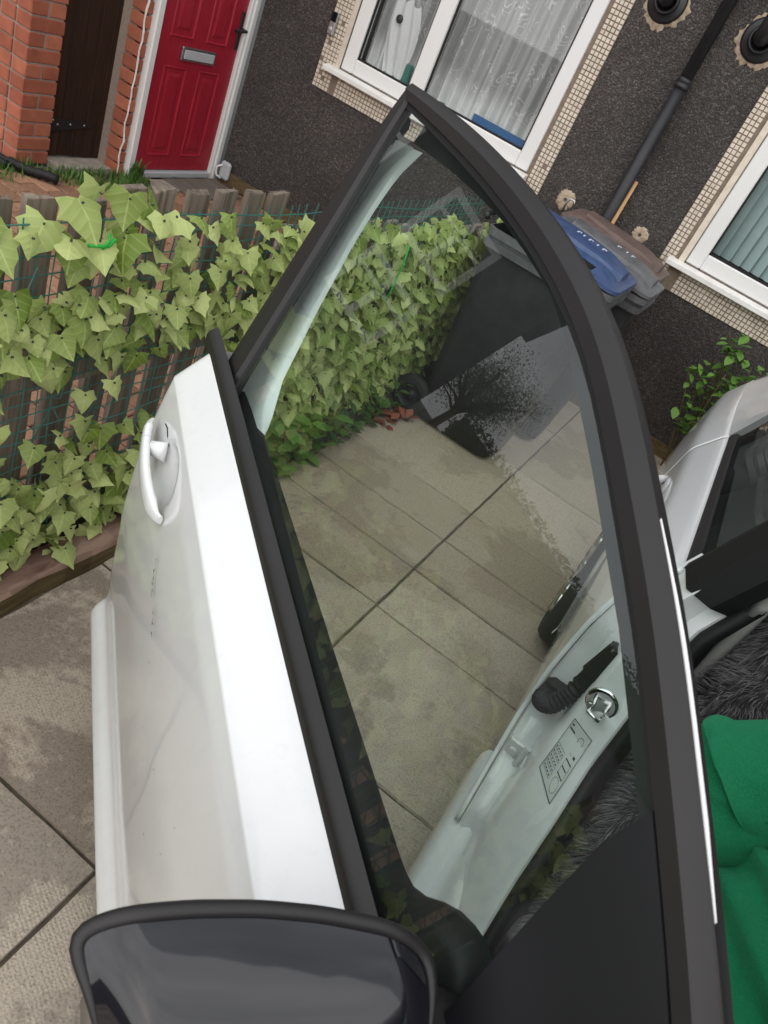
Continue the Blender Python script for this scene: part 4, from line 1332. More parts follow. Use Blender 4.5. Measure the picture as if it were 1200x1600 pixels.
# dark inner flange along the roof edge and the painted edge outside it
fl_in = [(1.155, 1.418), (.95, 1.428), (.80, 1.425), (.68, 1.412), (.618, 1.402), (.55, 1.379), (.484, 1.352), (.416, 1.326), (.359, 1.300), (.311, 1.281), (.278, 1.267), (.244, 1.252), (.215, 1.238), (.183, 1.221), (.151, 1.206), (.09, 1.175), (-.02, 1.115), (-.2, 1.0)]
fl_out = resample([(1.165, 1.482)] + outer[1:24], 18)
mb = MB(); rws = []
for (so, zo), (si, zi) in zip(fl_out, resample(fl_in, 18)):
    rws.append([WD(so + (si - so) * .35, glass_t(zo) - .024, zo + (zi - zo) * .35), WD(so + (si - so) * .5, glass_t(zo) - .046, zo + (zi - zo) * .5), WD(si, glass_t(zi) - .058, zi), WD(si, glass_t(zi) - .07, zi + .004)])
mb.loft(rws); mb.build('inner_roof_flange', 'darktrim', fdoor)
mb = MB(); rws = []
for jj, (so, zo) in enumerate(resample(outer[13:22], 40)):
    e_ = max(0, min(1, jj / 14, (39 - jj) / 8))
    rws.append([WD(so, glass_t(zo) - .004, zo - .002), WD(so, glass_t(zo) - .0045, zo + .0012 * e_), WD(so, glass_t(zo) - .005 - .0020 * e_, zo + .0012 * e_), WD(so, glass_t(zo) - .009 - .008 * e_, zo - .012)])
mb.loft(rws); mb.build('painted_frame_edge', 'paint', fdoor, True)

# glass
gpoly = [(s_, z) for s_, z in inner[:19]] + [(.085, 1.21), (.066, 1.12), (.046, 1.02), (.035, .93)] + [(.5, .93), (1.0, .93)] + r_in[::-1][1:-1]
mesh('door_glass', [WD(s_, glass_t(z) - .002, z) for s_, z in gpoly], [tuple(range(len(gpoly)))], 'carglass', fdoor)
# sail panel
sp_o = [(.092, 1.243), (.084, 1.195), (.069, 1.120), (.047, 1.022), (.030, .945)]
mb = MB()
poly = [(s_, z) for s_, z in inner[18:]] + [(-.30, .93), (.030, .93)] + sp_o[::-1][1:-1]
fr_ = [WD(s_, glass_t(z) + .010, z) for s_, z in poly]; bk = [WD(s_, glass_t(z) - .02, z) for s_, z in poly]
n_ = len(poly)
mb.add(fr_ + bk, [tuple(range(n_)), tuple(range(n_, 2 * n_))[::-1]] + [(k, n_ + k, n_ + (k + 1) % n_, (k + 1) % n_) for k in range(n_)])
mb.build('sail_panel', 'panelblack', fdoor)

# door handle: one bowed grip, its rear quarter a separate lock cover
def grip(f):
    s_ = .852 + .222 * f
    z = .806 + .040 * f + .002 * math.sin(f * 3.14)
    out_ = math.sin(math.pi * min(1, max(0, f)) ** .85) ** .62
    return s_, -.004 + .020 * out_, z
def grip_part(f0, f1, name):
    mb = MB(); rws = []
    for q in range(25):
        f = f0 + (f1 - f0) * q / 24
        s_, t_, z = grip(f)
        endw = min(1, .45 + 4.5 * min(f, 1 - f))
        hz, ht = .0190 * endw, .0085 * endw
        row = []
        for k in range(18):
            a = 2 * math.pi * k / 18
            row.append(WD(s_, t_ + ht * math.copysign(abs(math.sin(a)) ** .8, math.sin(a)), z + hz * math.copysign(abs(math.cos(a)) ** .8, math.cos(a))))
        rws.append(row)
    mb.loft(rws, True); mb.add(rws[0], [tuple(range(18))[::-1]]); mb.add(rws[-1], [tuple(range(18))])
    return mb.build(name, 'paint', fdoor, True)
grip_part(0, .735, 'door_handle')
grip_part(.742, 1, 'lock_cover')
bs = MB(); bs.tube([WD(.985, -.020, .846), WD(.992, -.008, .844), WD(1.000, .004, .842)], [.020, .017, .014], 14, True, (1.0, .7)); bs.build('handle_bracket', 'paint', fdoor, True)
sm = MB(); pth = [(1.040, .868), (1.022, .872), (1.004, .868), (.990, .858)]
sm.tube([WD(a, prof_at(door_prof(a), b) + .0006 - (.020 * max(0, 1 - ((a - HB[0]) / .068) ** 2 - ((b - HB[1]) / .052) ** 2) ** .8), b) for a, b in pth], .0012, 5); sm.build('handle_seam', 'rubber', fdoor)
# scratches and dirt
rnd = random.Random(8)
sc = MB()
def strip_on_door(path, w):
    for (s0, z0), (s1, z1) in zip(path, path[1:]):
        t0, t1 = prof_at(door_prof(s0), z0) + .0046, prof_at(door_prof(s1), z1) + .0046
        ww = w * rnd.uniform(.4, 1.2)
        sc.add([WD(s0, t0, z0 - ww), WD(s0, t0, z0 + ww), WD(s1, t1, z1 + ww), WD(s1, t1, z1 - ww)], [(0, 1, 2, 3)])
def scr(s0, z0, s1, z1, n, w, skip=.35):
    prev = None
    for i in range(n + 1):
        f = i / n
        p = (s0 + (s1 - s0) * f, z0 + (z1 - z0) * f + rnd.uniform(-.004, .004))
        if prev and rnd.random() > skip: strip_on_door([prev, p], w)
        prev = p
scr(.815, .778, .760, .720, 16, .0024, .15); scr(.800, .755, .765, .722, 8, .0018, .3); scr(.736, .735, .735, .722, 3, .002, 0); scr(.742, .73, .690, .694, 14, .0024, .35); scr(.725, .722, .715, .715, 4, .0022, .2)
for _ in range(9):
    a, b = rnd.uniform(.3, 1.0), rnd.uniform(.45, .75)
    scr(a, b, a + .006, b - .006, 2, .0007, 0)
sc.build('scratch', 'scratch', fdoor)

# ---------------- wing mirror
def rim_s(t_): return lerp_list([(-.13, .052), (-.10, .079), (-.053, .106), (0, .124), (.049, .136), (.10, .144), (.165, .149), (.2, .148)], t_)
def rim_z(t_):
    z = 1.052 + .004 * math.sin((t_ + .1) * 9)
    if t_ > .135: z -= 12 * (t_ - .135) ** 2
    if t_ < -.050: z -= 10 * (t_ + .050) ** 2
    return z
mir = MB()
rws = []
NA, NB = 36, 20
for j in range(NB + 1):
    b = j / NB
    row = []
    for i in range(NA + 1):
        a = i / NA
        t0 = -.088 + .266 * a
        ph = b * math.pi * .62
        t_ = t0 - .034 * max(0, (a - .4) / .6) ** 2 * math.sin(ph) + .020 * max(0, (.25 - a) / .25) ** 2 * math.sin(ph)
        edge = 1 - .22 * (abs(a - .5) * 2) ** 6
        s_ = rim_s(t0) - .0100 - (.112 + .022 * math.sin(a * 3.0)) * math.sin(ph) * edge
        z = rim_z(t0) - .0005 - .115 * (1 - math.cos(ph)) * (.75 + .25 * edge)
        row.append(WD(s_, t_, z))
    w = math.sin(ph)
    lft = [row[-1] + DN * (.0035 * w) + DU * (.004 * w), row[-1] + DN * (.006 * w) + DU * (.012 * w), row[-1] + DN * (.007 * w) + DU * (.03 * w), row[-1] + DN * (.005 * w) + DU * (.10 * w)]
    rgt = [row[0] - DN * (.0035 * w) + DU * (.004 * w), row[0] - DN * (.006 * w) + DU * (.012 * w), row[0] - DN * (.006 * w) + DU * (.10 * w)]
    rws.append(rgt[::-1] + row + lft)
mir.loft(rws)
mcap = mir.build('wing_mirror', 'gloss', fdoor, True)
# satin housing rim following the outline of the cap
rm = MB()
OFF = 3
path_ = [Vector(rws[j][OFF]) - DN * .004 + DU * .004 for j in range(NB - 4, 0, -1)] + [Vector(p) + DU * .0045 + Vector((0, 0, .001)) for p in rws[0][OFF:OFF + NA + 1]] + [Vector(rws[j][OFF + NA]) + DN * .003 + DU * .006 for j in range(1, NB - 3)]
for _ in range(3): path_ = [path_[0]] + [(path_[i - 1] + path_[i] * 2 + path_[i + 1]) / 4 for i in range(1, len(path_) - 1)] + [path_[-1]]
_n = len(path_); rm.tube(path_, [.0022 + .0040 * min(1, max(0, (min(k, _n - 1 - k) - 8) / 8)) for k in range(_n)], 14)
rm.build('mirror_rim', 'trim', fdoor, True)
bk = MB(); tp = [Vector(p) for p in rws[0][OFF + 2:OFF + NA - 3]]
bk.loft([[p + DU * .009 + Vector((0, 0, -.002)) for p in tp], [p + DU * .012 + Vector((0, 0, -.02)) for p in tp], [p + DU * .006 + Vector((0, 0, -.085)) for p in tp]])
bk.build('mirror_back', 'trim', fdoor, True)
am = MB(); am.tube([WD(.045, -.128, .975), WD(.050, -.09, .975), WD(.065, -.04, .985)], [.034, .030, .032], 16, True, (1, .8)); am.build('mirror_arm', 'trim', fdoor, True)
mesh('mirror_glass', [WD(.098 + .01 * math.sin(q), -.05, z) for q, z in ((0, .955), (0, 1.030))] + [WD(.118, .150, z) for z in (1.025, .965)], [(0, 1, 2, 3)], 'chrome', fdoor)

# ---------------- closed side of the car
def side_x(y, z):
    zc, zt = .905 + .012 * (y - 1.4), .978 + .020 * (y - 1.4)
    zb = .20
    P_ = [(zb - .03, -.035), (zb, -.022), (zb + .05, -.030), (zb + .15, -.020), (.48, -.008), (.62, -.003), (.76, -.008), (zc - .02, -.024), (zc, -.030), (zt - .01, -.076), (zt, -.088), (zt + .6, -.088 - .6 * .36)]
    x = .122 - lerp_list(P_, z) - .010 * (y - 1.4)
    if y > 2.3: x += .060 * ((y - 2.3) / 1.0) ** 2 + (.30 * max(0, (y - 2.95) / .35) ** 2.2)
    if y < .1: x += .10 * ((.1 - y) / 1.0) ** 2
    # rear arch bulge
    r_ = math.hypot(y - 2.40, z - .29)
    if .27 < r_ < .52: x -= .006 * math.exp(-((r_ - .36) / .07) ** 2)
    return x
def belt(y): return .978 + .020 * (y - 1.4)
ARCH = [(2.40, .285, .325), (-.15, .285, .325)]
def side_panel(name, yf, yr, z0, parent, mirror=False, ny=70, nz=64, rear_curve=None):
    mb = MB(); idx = {}
    vs, fs = [], []
    for k in range(nz + 1):
        for i in range(ny + 1):
            b = k / nz
            za = z0
            a = i / ny
            z = None
            zt_mid = 1.0
            ya_z = z0 + (belt(1.6) - z0) * b
            y = yf(ya_z) + (yr(ya_z) - yf(ya_z)) * a
            zt = belt(y)
            z = z0 + (zt - z0) * b
            x = side_x(y, z)
            for cy, cz, cr in ARCH:
                d = math.hypot(y - cy, z - cz)
                if d < cr and z > cz - .2:
                    pass
            vs.append((1.84 - x if mirror else x, y, z))
    for k in range(nz):
        for i in range(ny):
            q = k * (ny + 1) + i
            c = [vs[q], vs[q + 1], vs[q + ny + 2], vs[q + ny + 1]]
            my, mz = sum(p[1] for p in c) / 4, sum(p[2] for p in c) / 4
            if any(math.hypot(my - cy, mz - cz) < cr for cy, cz, cr in ARCH): continue
            f = (q, q + 1, q + ny + 2, q + ny + 1)
            fs.append(f if mirror else f[::-1])
    o = mesh(name, vs, fs, 'paint', parent, True)
    return solidify(o, .010, 1 if False else -1)
def ye(z): return lerp_list([(.2, 1.10), (.33, 1.165), (.42, 1.27), (.52, 1.345), (.7, 1.375), (1.0, 1.385)], z)
rdoor = side_panel('rear_door', ye, lambda z: 2.235, .30, car)
rdoor['label'] = 'closed white rear door'
quarter = side_panel('rear_quarter', lambda z: 2.241, lambda z: 3.30, .22, car)
wing = side_panel('front_wing', lambda z: -.95, lambda z: .275, .22, car)
leftside = side_panel('far_side', lambda z: -.95, lambda z: 3.30, .22, car, True, 200, 50)
for (cy, cz, cr), mir_ in ((ARCH[0], 0), (ARCH[1], 0), (ARCH[0], 1), (ARCH[1], 1)):
    mb = MB(); rws = []
    for q in range(41):
        a = R(-12 + 204 * q / 40)
        row = []
        for rr_, dx in ((cr + .018, .000), (cr + .004, -.003), (cr - .010, -.001), (cr - .014, .010), (cr - .014, .09)):
            y, z = cy + math.cos(a) * rr_, cz + math.sin(a) * rr_
            x = side_x(y, max(.18, z)) + dx
            row.append((1.84 - x if mir_ else x, y, z))
        rws.append(row)
    mb.loft(rws); mb.build('wheel_arch', 'paint', car, True)
    mb = MB(); xs_ = (.16, .42); rws = []
    for x in xs_:
        rws.append([(1.84 - x if mir_ else x, cy + math.cos(R(-20 + 220 * q / 24)) * (cr - .012), cz + math.sin(R(-20 + 220 * q / 24)) * (cr - .012)) for q in range(25)])
    mb.loft(rws); mb.add(rws[1], [tuple(range(25))]); mb.build('arch_liner', 'underseal', car)

# rear door handle, strip, window
hb = MB(); pts, rad = [], []
for q in range(15):
    f = q / 14
    y = 1.955 + .185 * f
    pts.append((side_x(y, .815) - .002 - .030 * math.sin(f * math.pi) ** .7, y, .805 + .02 * f)); rad.append(.012 + .005 * math.sin(f * 3.14))
hb.tube(pts, rad, 12, True, (.65, 1.25), upv=(1, 0, 0)); hb.build('door_handle', 'paint', rdoor, True)
mb = MB()
mb.loft([[(side_x(2.03 + math.cos(w) * .065 * r_, .825 + math.sin(w) * .045 * r_) - .0015 * (1 - r_) - .001, 2.03 + math.cos(w) * .065 * r_, .825 + math.sin(w) * .045 * r_) for w in [2 * math.pi * q / 20 for q in range(20)]] for r_ in (1, .9, .5, .1)], True)
mb.build('handle_bowl', 'paint', rdoor, True)
mb = MB(); rws = []
for i in range(30):
    y = 1.392 + .84 * i / 29
    x, z = side_x(y, belt(y)), belt(y)
    rws.append([(x - .001, y, z - .006), (x + .001, y, z + .010), (x + .010, y, z + .020), (x + .026, y, z + .022), (x + .031, y, z + .012), (x + .031, y, z - .02)])
mb.loft(rws); mb.add(rws[0], [tuple(range(6))[::-1]]); mb.add(rws[-1], [tuple(range(6))])
mb.build('weatherstrip', 'trim', rdoor)
def up_x(y, z, d=0): return side_x(y, z) + .022 + d
zr = 1.44
mesh('window_glass', [(up_x(y, z), y, z) for y, z in ((1.40, .95), (2.20, .95), (2.20, 1.0), (2.16, 1.25), (2.08, 1.42), (1.40, 1.42))], [(0, 1, 2, 3, 4, 5)], 'rearglass', rdoor)
mb = MB(); rws = []
for y, z in ((2.235, .99), (2.225, 1.05), (2.195, 1.25), (2.12, 1.40), (2.05, 1.445), (1.9, 1.465), (1.40, 1.48)):
    ny_, nz_ = (-.03, -.008) if z < 1.3 else ((-.02, -.02) if z < 1.43 else (0, -.035))
    rws.append([(up_x(y, z, -.004), y, z), (up_x(y + ny_, z + nz_, -.006), y + ny_, z + nz_), (up_x(y + ny_, z + nz_, .02), y + ny_, z + nz_)])
mb.loft(rws); mb.build('window_frame', 'trim', rdoor)
mb = MB(); mb.loft([[(side_x(y, .9) + .06, y, .3), (side_x(y, .9) + .075, y, .94), (side_x(y, .9) + .10, y, .955), (side_x(y, .9) + .13, y, .93), (side_x(y, .9) + .13, y, .3)] for y in (1.395, 2.2)]); mb.build('inner_door_trim', 'darktrim', rdoor)

# C pillar, roof, screens, bonnet (mostly out of the picture)
def upper(y, z): return up_x(y, z, -.012)
for mir_ in (0, 1):
    mb = MB(); rws = []
    for k in range(12):
        f = k / 11
        z = belt(2.4) - .004 + (1.475 - belt(2.4)) * f
        ya, yb_ = 2.243 - .015 * f - .10 * f * f, 3.28 - .55 * f ** 1.5
        row = []
        for i in range(16):
            y = ya + (yb_ - ya) * i / 15
            x = upper(y, z) - .0108 * (1 - f) ** 3 + .05 * f * min(1, max(0, (y - 2.24) / .2))
            row.append((1.84 - x if mir_ else x, y, z))
        rws.append(row)
    mb.loft(rws); mb.build('rear_pillar', 'paint', car, True)
rf = MB(); rws = []
for i in range(24):
    y = .55 + 2.2 * i / 23
    ze = 1.475 + .02 * math.sin((y - .55) / 2.2 * math.pi) - .03 * max(0, (.9 - y))
    row = []
    for k in range(17):
        f = k / 16
        x0 = upper(max(.6, y), 1.475) - .02
        x = x0 + (1.84 - 2 * x0) * f
        row.append((x, y, ze + .05 * (1 - (2 * f - 1) ** 4)))
    rws.append(row)
rf.loft(rws); solidify(rf.build('roof', 'paint', car, True), .03, -1)
mesh('windscreen', [(.30, -.02, .98), (1.54, -.02, .98), (1.42, .60, 1.47), (.42, .60, 1.47)], [(0, 1, 2, 3)], 'rearglass', car)
mesh('rear_screen', [(.42, 2.78, 1.46), (1.42, 2.78, 1.46), (1.50, 3.22, 1.0), (.34, 3.22, 1.0)], [(0, 1, 2, 3)], 'rearglass', car)
for mir_ in (0, 1):
    f_ = lambda x: 1.84 - x if mir_ else x
    MB().tube([(f_(.27), -.06, .97), (f_(.34), .30, 1.26), (f_(.40), .60, 1.465)], [.035, .032, .03], 10).build('windscreen_pillar', 'paint', car, True)
bn = MB(); rws = []
for i in range(14):
    y = -.02 - .98 * i / 13
    zc = .985 - .20 * (i / 13) ** 2.2
    x0 = side_x(max(-.9, y), .95) + .0 + .05 * (i / 13) ** 3
    rws.append([(x0 + (1.84 - 2 * x0) * k / 12, y - .10 * math.sin(k / 12 * math.pi) * (i / 13), zc - .03 + .05 * math.sin(k / 12 * math.pi) ** .6) for k in range(13)])
bn.loft(rws); bn.build('bonnet', 'paint', car, True)
nose = MB(); nose.loft([[(.20 + (1.44) * k / 12, -.98 - .16 * math.sin(k / 12 * math.pi) ** .6, z) for k in range(13)] for z in (.2, .35, .5, .62, .76)]); nose.build('front_bumper', 'paint', car, True)
tail = MB(); tail.loft([[(.45 + (.94) * k / 12, 3.30 + .06 * math.sin(k / 12 * math.pi) ** .6 + dy, z) for k in range(13)] for z, dy in ((.25, 0), (.55, .02), (.75, 0), (1.0, -.06))]); tail.build('tailgate', 'paint', car, True)
boxo('floor_pan', .24, 1.60, -.85, 3.2, .17, .215, 'carpet', car)
mb = MB(); mb.box(1.46, 1.50, -.1, 3.2, .2, .95); mb.build('far_door_trim', 'darktrim', car)
mb = MB(); mb.loft([[(x, -.15, .55), (x, -.10, .93), (x, .12, .96), (x, .22, .88), (x, .20, .60)] for x in (.30, 1.54)]); mb.build('dashboard', 'darktrim', car)

# wheels
def wheel(x, y, mir_):
    s1 = 1 if mir_ else -1
    c = (x, y, .283)
    t_ = MB(); t_.lathe(c, (s1, 0, 0), [(.190, -.17), (.26, -.17), (.280, -.150), (.283, -.12), (.283, -.05), (.279, -.025), (.262, -.006), (.235, .0), (.200, -.006), (.192, -.02)], 48)
    w = t_.build('wheel', 'tyre', car, True)
    rm_ = MB(); rm_.lathe(c, (s1, 0, 0), [(.197, -.012), (.190, -.008), (.182, -.018), (.165, -.05), (.06, -.045)], 40)
    for q in range(10):
        a = q * 2 * math.pi / 10
        ax_y, ax_z = math.cos(a), math.sin(a)
        rm_.tube([(x + s1 * -.022, y + ax_y * .04, .283 + ax_z * .04), (x + s1 * -.010, y + ax_y * .12, .283 + ax_z * .12), (x + s1 * -.012, y + ax_y * .186, .283 + ax_z * .186)], [.022, .018, .02], 8)
    rm_.lathe((x, y, .283), (s1, 0, 0), [(.06, -.03), (.055, -.012), (.03, -.008), (.0005, -.008)], 24)
    rm_.build('rim', 'alloy', w, True)
wheel(.094, 2.40, 0); wheel(.135, -.15, 0); wheel(1.74, 2.40, 1); wheel(1.705, -.15, 1)

# ---------------- sill and B pillar
sl = MB(); rws = []
for i in range(30):
    y = .25 + 1.15 * i / 29
    up = .0
    rws.append([(.175, y, .15), (.142, y, .17), (.130, y, .215), (.133, y, .262), (.142, y, .285), (.165, y, .292), (.172, y, .286), (.182, y, .290), (.200, y, .298), (.206, y, .318), (.225, y, .335), (.262, y, .342), (.285, y, .338), (.290, y, .30)])
sl.loft(rws); sill = sl.build('door_sill', 'paint', car, True)
zs = [.288, .33, .38, .45, .54, .62, .70, .75, .87, .96, 1.02]
Lf = [(.25, 1.03), (.35, 1.09), (.45, 1.13), (.54, 1.19), (.62, 1.245), (.75, 1.262), (.87, 1.285), (1.02, 1.31)]
Rt = [(.25, .70), (.34, .80), (.38, .895), (.445, .99), (.536, 1.075), (.623, 1.175), (.745, 1.232), (.87, 1.27), (1.02, 1.31)]
zf = []
for a, b in zip(zs, zs[1:]):
    for q in range(4): zf.append(a + (b - a) * q / 4)
zf.append(zs[-1])
bp = MB(); rws = []; seal = []
for z in zf:
    tum = max(0, z - .93) * .36
    e, l_, r_ = ye(z), lerp_list(Lf, z), lerp_list(Rt, z)
    xo = side_x(e, z)
    rows_ = [(xo + .012, e + .002, z), (xo + .016, e + .012, z), (.186 + tum, e + .016, z), (.198 + tum, e + .004, z), (.200 + tum, min(e - .01, l_ + .03), z), (.206 + tum, l_, z), (.214 + tum, l_ - .012 - .1 * max(0, l_ - r_ - .06), z), (.262 + tum, r_ + .022, z), (.280 + tum, r_, z), (.288 + tum, r_ + .004, z), (.290 + tum, r_ + .03, z)]
    rws.append(rows_)
    seal.append([(.286 + tum, r_ + .012, z), (.284 + tum, r_ - .012, z), (.294 + tum, r_ - .024, z), (.308 + tum, r_ - .018, z), (.312 + tum, r_ + .004, z), (.322 + tum, r_ + .012, z), (.334 + tum, r_ + .06, z), (.345 + tum, 1.40, z)])
bp.loft(rws); bpil = bp.build('door_pillar', 'paint', car, True)
md = bpil.modifiers.new('split', 'EDGE_SPLIT'); md.split_angle = R(50)
mb = MB(); mb.loft(seal); mb.build('door_seal', 'rubber', car, True)
# upper pillar, black
mb = MB(); rws = []
for z in (.99, 1.1, 1.2, 1.3, 1.40, 1.475):
    tum = (z - .93) * .36
    rws.append([(.190 + tum, 1.40, z), (.186 + tum, 1.375, z), (.200 + tum, 1.30, z), (.250 + tum, 1.285, z), (.285 + tum, 1.30, z), (.30 + tum, 1.40, z)])
mb.loft(rws, True); mb.build('pillar_cover', 'rubber', car)
mb = MB(); rws = []
for z in [.36 + .05 * k for k in range(22)]:
    tum = max(0, z - 1.15) * .34
    rws.append([(.338 + tum, 1.36, z), (.335 + tum, 1.352, z), (.342 + tum, 1.338, z), (.356 + tum, 1.340, z), (.366 + tum, 1.352, z), (.366 + tum, 1.40, z)])
mb.loft(rws); mb.add(rws[0], [tuple(range(6))[::-1]]); mb.build('pillar_trim', 'greytrim', car, True)

# striker, sticker, hinge, wiring boot on the pillar
def pil(z, f, d=0):
    """point on the striker face: f 0..1 from left to right edge"""
    l_, r_ = lerp_list(Lf, z), lerp_list(Rt, z)
    a, b = Vector((.214, l_ - .012 - .1 * max(0, l_ - r_ - .06), z)), Vector((.262, r_ + .022, z))
    nrm = Vector((a.y - b.y, 0, 0)); dv = (b - a); nrm = Vector((dv.y, -dv.x, 0)).normalized()
    if nrm.x > 0: nrm = -nrm
    return a.lerp(b, f) + nrm * d, nrm
c0, n0 = pil(.715, .45)
st_ = MB(); st_.lathe(c0, n0, [(.034, .0005), (.034, .003), (.030, .006), (.024, .005), (.001, .005)], 28); st_ = st_.build('door_striker', 'chrome', bpil, True)
MB().tube([pil(.70, .25, .004)[0], pil(.70, .25, .028)[0], pil(.70, .75, .030)[0], pil(.70, .75, .004)[0]], .0045, 8).build('striker_loop', 'chrome', bpil, True)
for z, f in ((.735, .6), (.697, .15)):
    c1, n1 = pil(z, f, .004); MB().lathe(c1, n1, [(.008, 0), (.007, .004), (.0005, .004)], 8).build('striker_bolt', 'steel', bpil)
# sticker
stv = []
for z in (.545, .572, .60, .628, .652):
    stv.append([pil(z, f, .0012)[0] for f in (.02, .35, .68, 1.0)])
mb = MB(); mb.loft(stv); stk = mb.build('tyre_pressure_sticker', 'sticker', bpil)
ink = MB()
def ink_rect(z0, z1, f0, f1):
    p = [pil(z0, f0, .0018)[0], pil(z0, f1, .0018)[0], pil(z1, f1, .0018)[0], pil(z1, f0, .0018)[0]]
    ink.add(p, [(0, 1, 2, 3)])
for r_ in range(6): ink_rect(.556 + r_ * .0085, .5566 + r_ * .0085, .08, .50)
for r_ in range(5): ink_rect(.556, .5985, .08 + r_ * .105, .086 + r_ * .105)
for r_ in range(5):
    for q in range(4): ink_rect(.5585 + r_ * .0085, .5605 + r_ * .0085, .10 + q * .105, .15 + q * .105)
for r_ in range(4): ink_rect(.612 + r_ * .009, .6155 + r_ * .009, .10, .10 + .09 * (1 + r_ % 3))
for z, f in ((.606, .62), (.606, .80)): ink_rect(z, z + .004, f, f + .10)
ink_rect(.575, .577, .62, .92); ink_rect(.597, .599, .62, .92); ink_rect(.575, .599, .62, .63); ink_rect(.575, .599, .91, .92); ink_rect(.586, .588, .64, .88)
for q in range(12):
    a = 2 * math.pi * q / 12; ink_rect(.630 + .008 * math.sin(a), .632 + .008 * math.sin(a), .70 + .12 * math.cos(a), .73 + .12 * math.cos(a))
# little car outline seen from above
for q in range(22):
    a = 2 * math.pi * q / 22; ink_rect(.562 + .010 * math.sin(a), .5632 + .010 * math.sin(a), .76 + .14 * math.cos(a), .785 + .14 * math.cos(a))
ink_rect(.546, .5475, .02, 1.0); ink_rect(.650, .6515, .02, 1.0); ink_rect(.546, .651, .02, .04); ink_rect(.546, .651, .98, 1.0)
ink.build('sticker_print', 'ink', stk)
# hinge of the rear door
e4 = ye(.44)
hx = MB(); hx.box(.150, .196, e4 - .002, e4 + .012, .415, .465, ch=.003); hx.box(.196, .222, e4 - .055, e4 - .005, .418, .462, ch=.004); hx.tube([(.192, e4 - .006, .405), (.192, e4 - .006, .475)], .0085, 10); hx.tube([(.168, e4 - .004, .44), (.168, e4 - .012, .44)], .010, 8)
hx.box(.200, .207, e4 - .075, e4 - .03, .40, .48, ch=.002)
hx.build('door_hinge', 'paint', bpil)
# rubber wiring boot
bt = MB()
ez = ye(.60)
pts, rad = [], []
ctrl = [Vector((.160, ez + .010, .585)), Vector((.150, ez - .050, .580)), Vector((.168, ez - .085, .615)), Vector((.186, ez - .075, .665)), Vector((.196, ez - .062, .74))]
N_ = 46
for i in range(N_):
    f = i / (N_ - 1) * 4
    k = min(3, int(f)); w = f - k
    p0, p1, p2, p3 = ctrl[max(0, k - 1)], ctrl[k], ctrl[k + 1], ctrl[min(4, k + 2)]
    p = .5 * ((2 * p1) + (-p0 + p2) * w + (2 * p0 - 5 * p1 + 4 * p2 - p3) * w * w + (-p0 + 3 * p1 - 3 * p2 + p3) * w ** 3)
    pts.append(p); rad.append((.0205 if i % 2 else .0145) if 8 < i < 38 else .0190)
bt.tube(pts, rad, 14)
bt.box(.138, .186, ez - .024, ez + .006, .552, .618, ch=.012)
bt.tube([(.194, ez - .064, .72), (.206, ez - .055, .80)], [.024, .022], 12)
bt.build('wiring_boot', 'rubber', bpil, False)

# ---------------- front seat with fur cover
def seat_sections():
    secs = []
    for k in range(13):
        f = k / 12
        y, z = 1.10 + .36 * f ** .9, .40 + .66 * f
        wdt = .235 + .02 * math.sin(f * 3.1) - .03 * f
        thk = .095 - .02 * f
        row = []
        for q in range(28):
            a = 2 * math.pi * q / 28
            cx, cy = math.cos(a), math.sin(a)
            px = math.copysign(abs(cx) ** .6, cx) * wdt
            py = math.copysign(abs(cy) ** .8, cy) * thk
            row.append((.60 + px, y + py - .03 * (abs(px) / wdt) ** 4 * (1 if py < 0 else 0), z - py * .4))
        secs.append(row)
    return secs
secs = seat_sections()
sb = MB(); sb.loft(secs, True); sb.add(secs[-1], [tuple(range(28))]); seat = sb.build('driver_seat', 'furbase', car, True)
cu = MB(); rows_c = []
for k in range(10):
    f = k / 9
    y = .52 + .60 * f
    rows_c.append([(.60 + math.copysign(abs(math.cos(a)) ** .5, math.cos(a)) * .245, y, .40 + math.copysign(abs(math.sin(a)) ** .7, math.sin(a)) * (.085 - .03 * (1 - f) ** 3)) for a in [2 * math.pi * q / 24 for q in range(24)]])
cu.loft(rows_c, True); cu.add(rows_c[0], [tuple(range(24))[::-1]]); cu.build('seat_cushion', 'furbase', seat, True)
boxo('seat_base', .42, .80, .60, 1.08, .21, .34, 'darktrim', seat)
fur = MB()
rnd = random.Random(21)
def hairs(rows_, n, zmin):
    R_, C_ = len(rows_), len(rows_[0])
    for _ in range(n):
        i, k = rnd.randrange(R_ - 1), rnd.randrange(C_)
        a, b = rnd.random(), rnd.random()
        p00, p01, p10, p11 = (Vector(rows_[i][k]), Vector(rows_[i][(k + 1) % C_]), Vector(rows_[i + 1][k]), Vector(rows_[i + 1][(k + 1) % C_]))
        p = p00.lerp(p01, a).lerp(p10.lerp(p11, a), b)
        nr = (p01 - p00).cross(p10 - p00)
        if nr.length < 1e-9: continue
        nr.normalize()
        ctr = Vector((.60, p.y if rows_ is not secs else 1.10 + .36 * ((p.z - .4) / .66 if p.z > .4 else 0), .40 if rows_ is not secs else p.z))
        if nr.dot(p - ctr) < 0: nr = -nr
        cl_ = noise.noise_vector(p * 14)
        d = (nr * 1.0 + Vector((cl_.x, cl_.y, cl_.z)) * 1.0 + Vector((0, -.1, -.45))).normalized()
        L = rnd.uniform(.018, .040)
        sd_ = d.cross(Vector((rnd.uniform(-1, 1), rnd.uniform(-1, 1), rnd.uniform(-1, 1)))).normalized() * .0008
        bend = Vector((cl_.y, cl_.z, cl_.x - .8)) * L * .5
        fur.add([p - sd_, p + sd_, p + d * L * .6 + sd_ * .7, p + d * L * .6 - sd_ * .7, p + d * L + bend * .6], [(0, 1, 2, 3), (3, 2, 4)])
hairs(secs, 30000, .4); hairs(rows_c, 12000, .3)
tag(fur.build('fur_cover', 'fur', seat), kind='stuff')

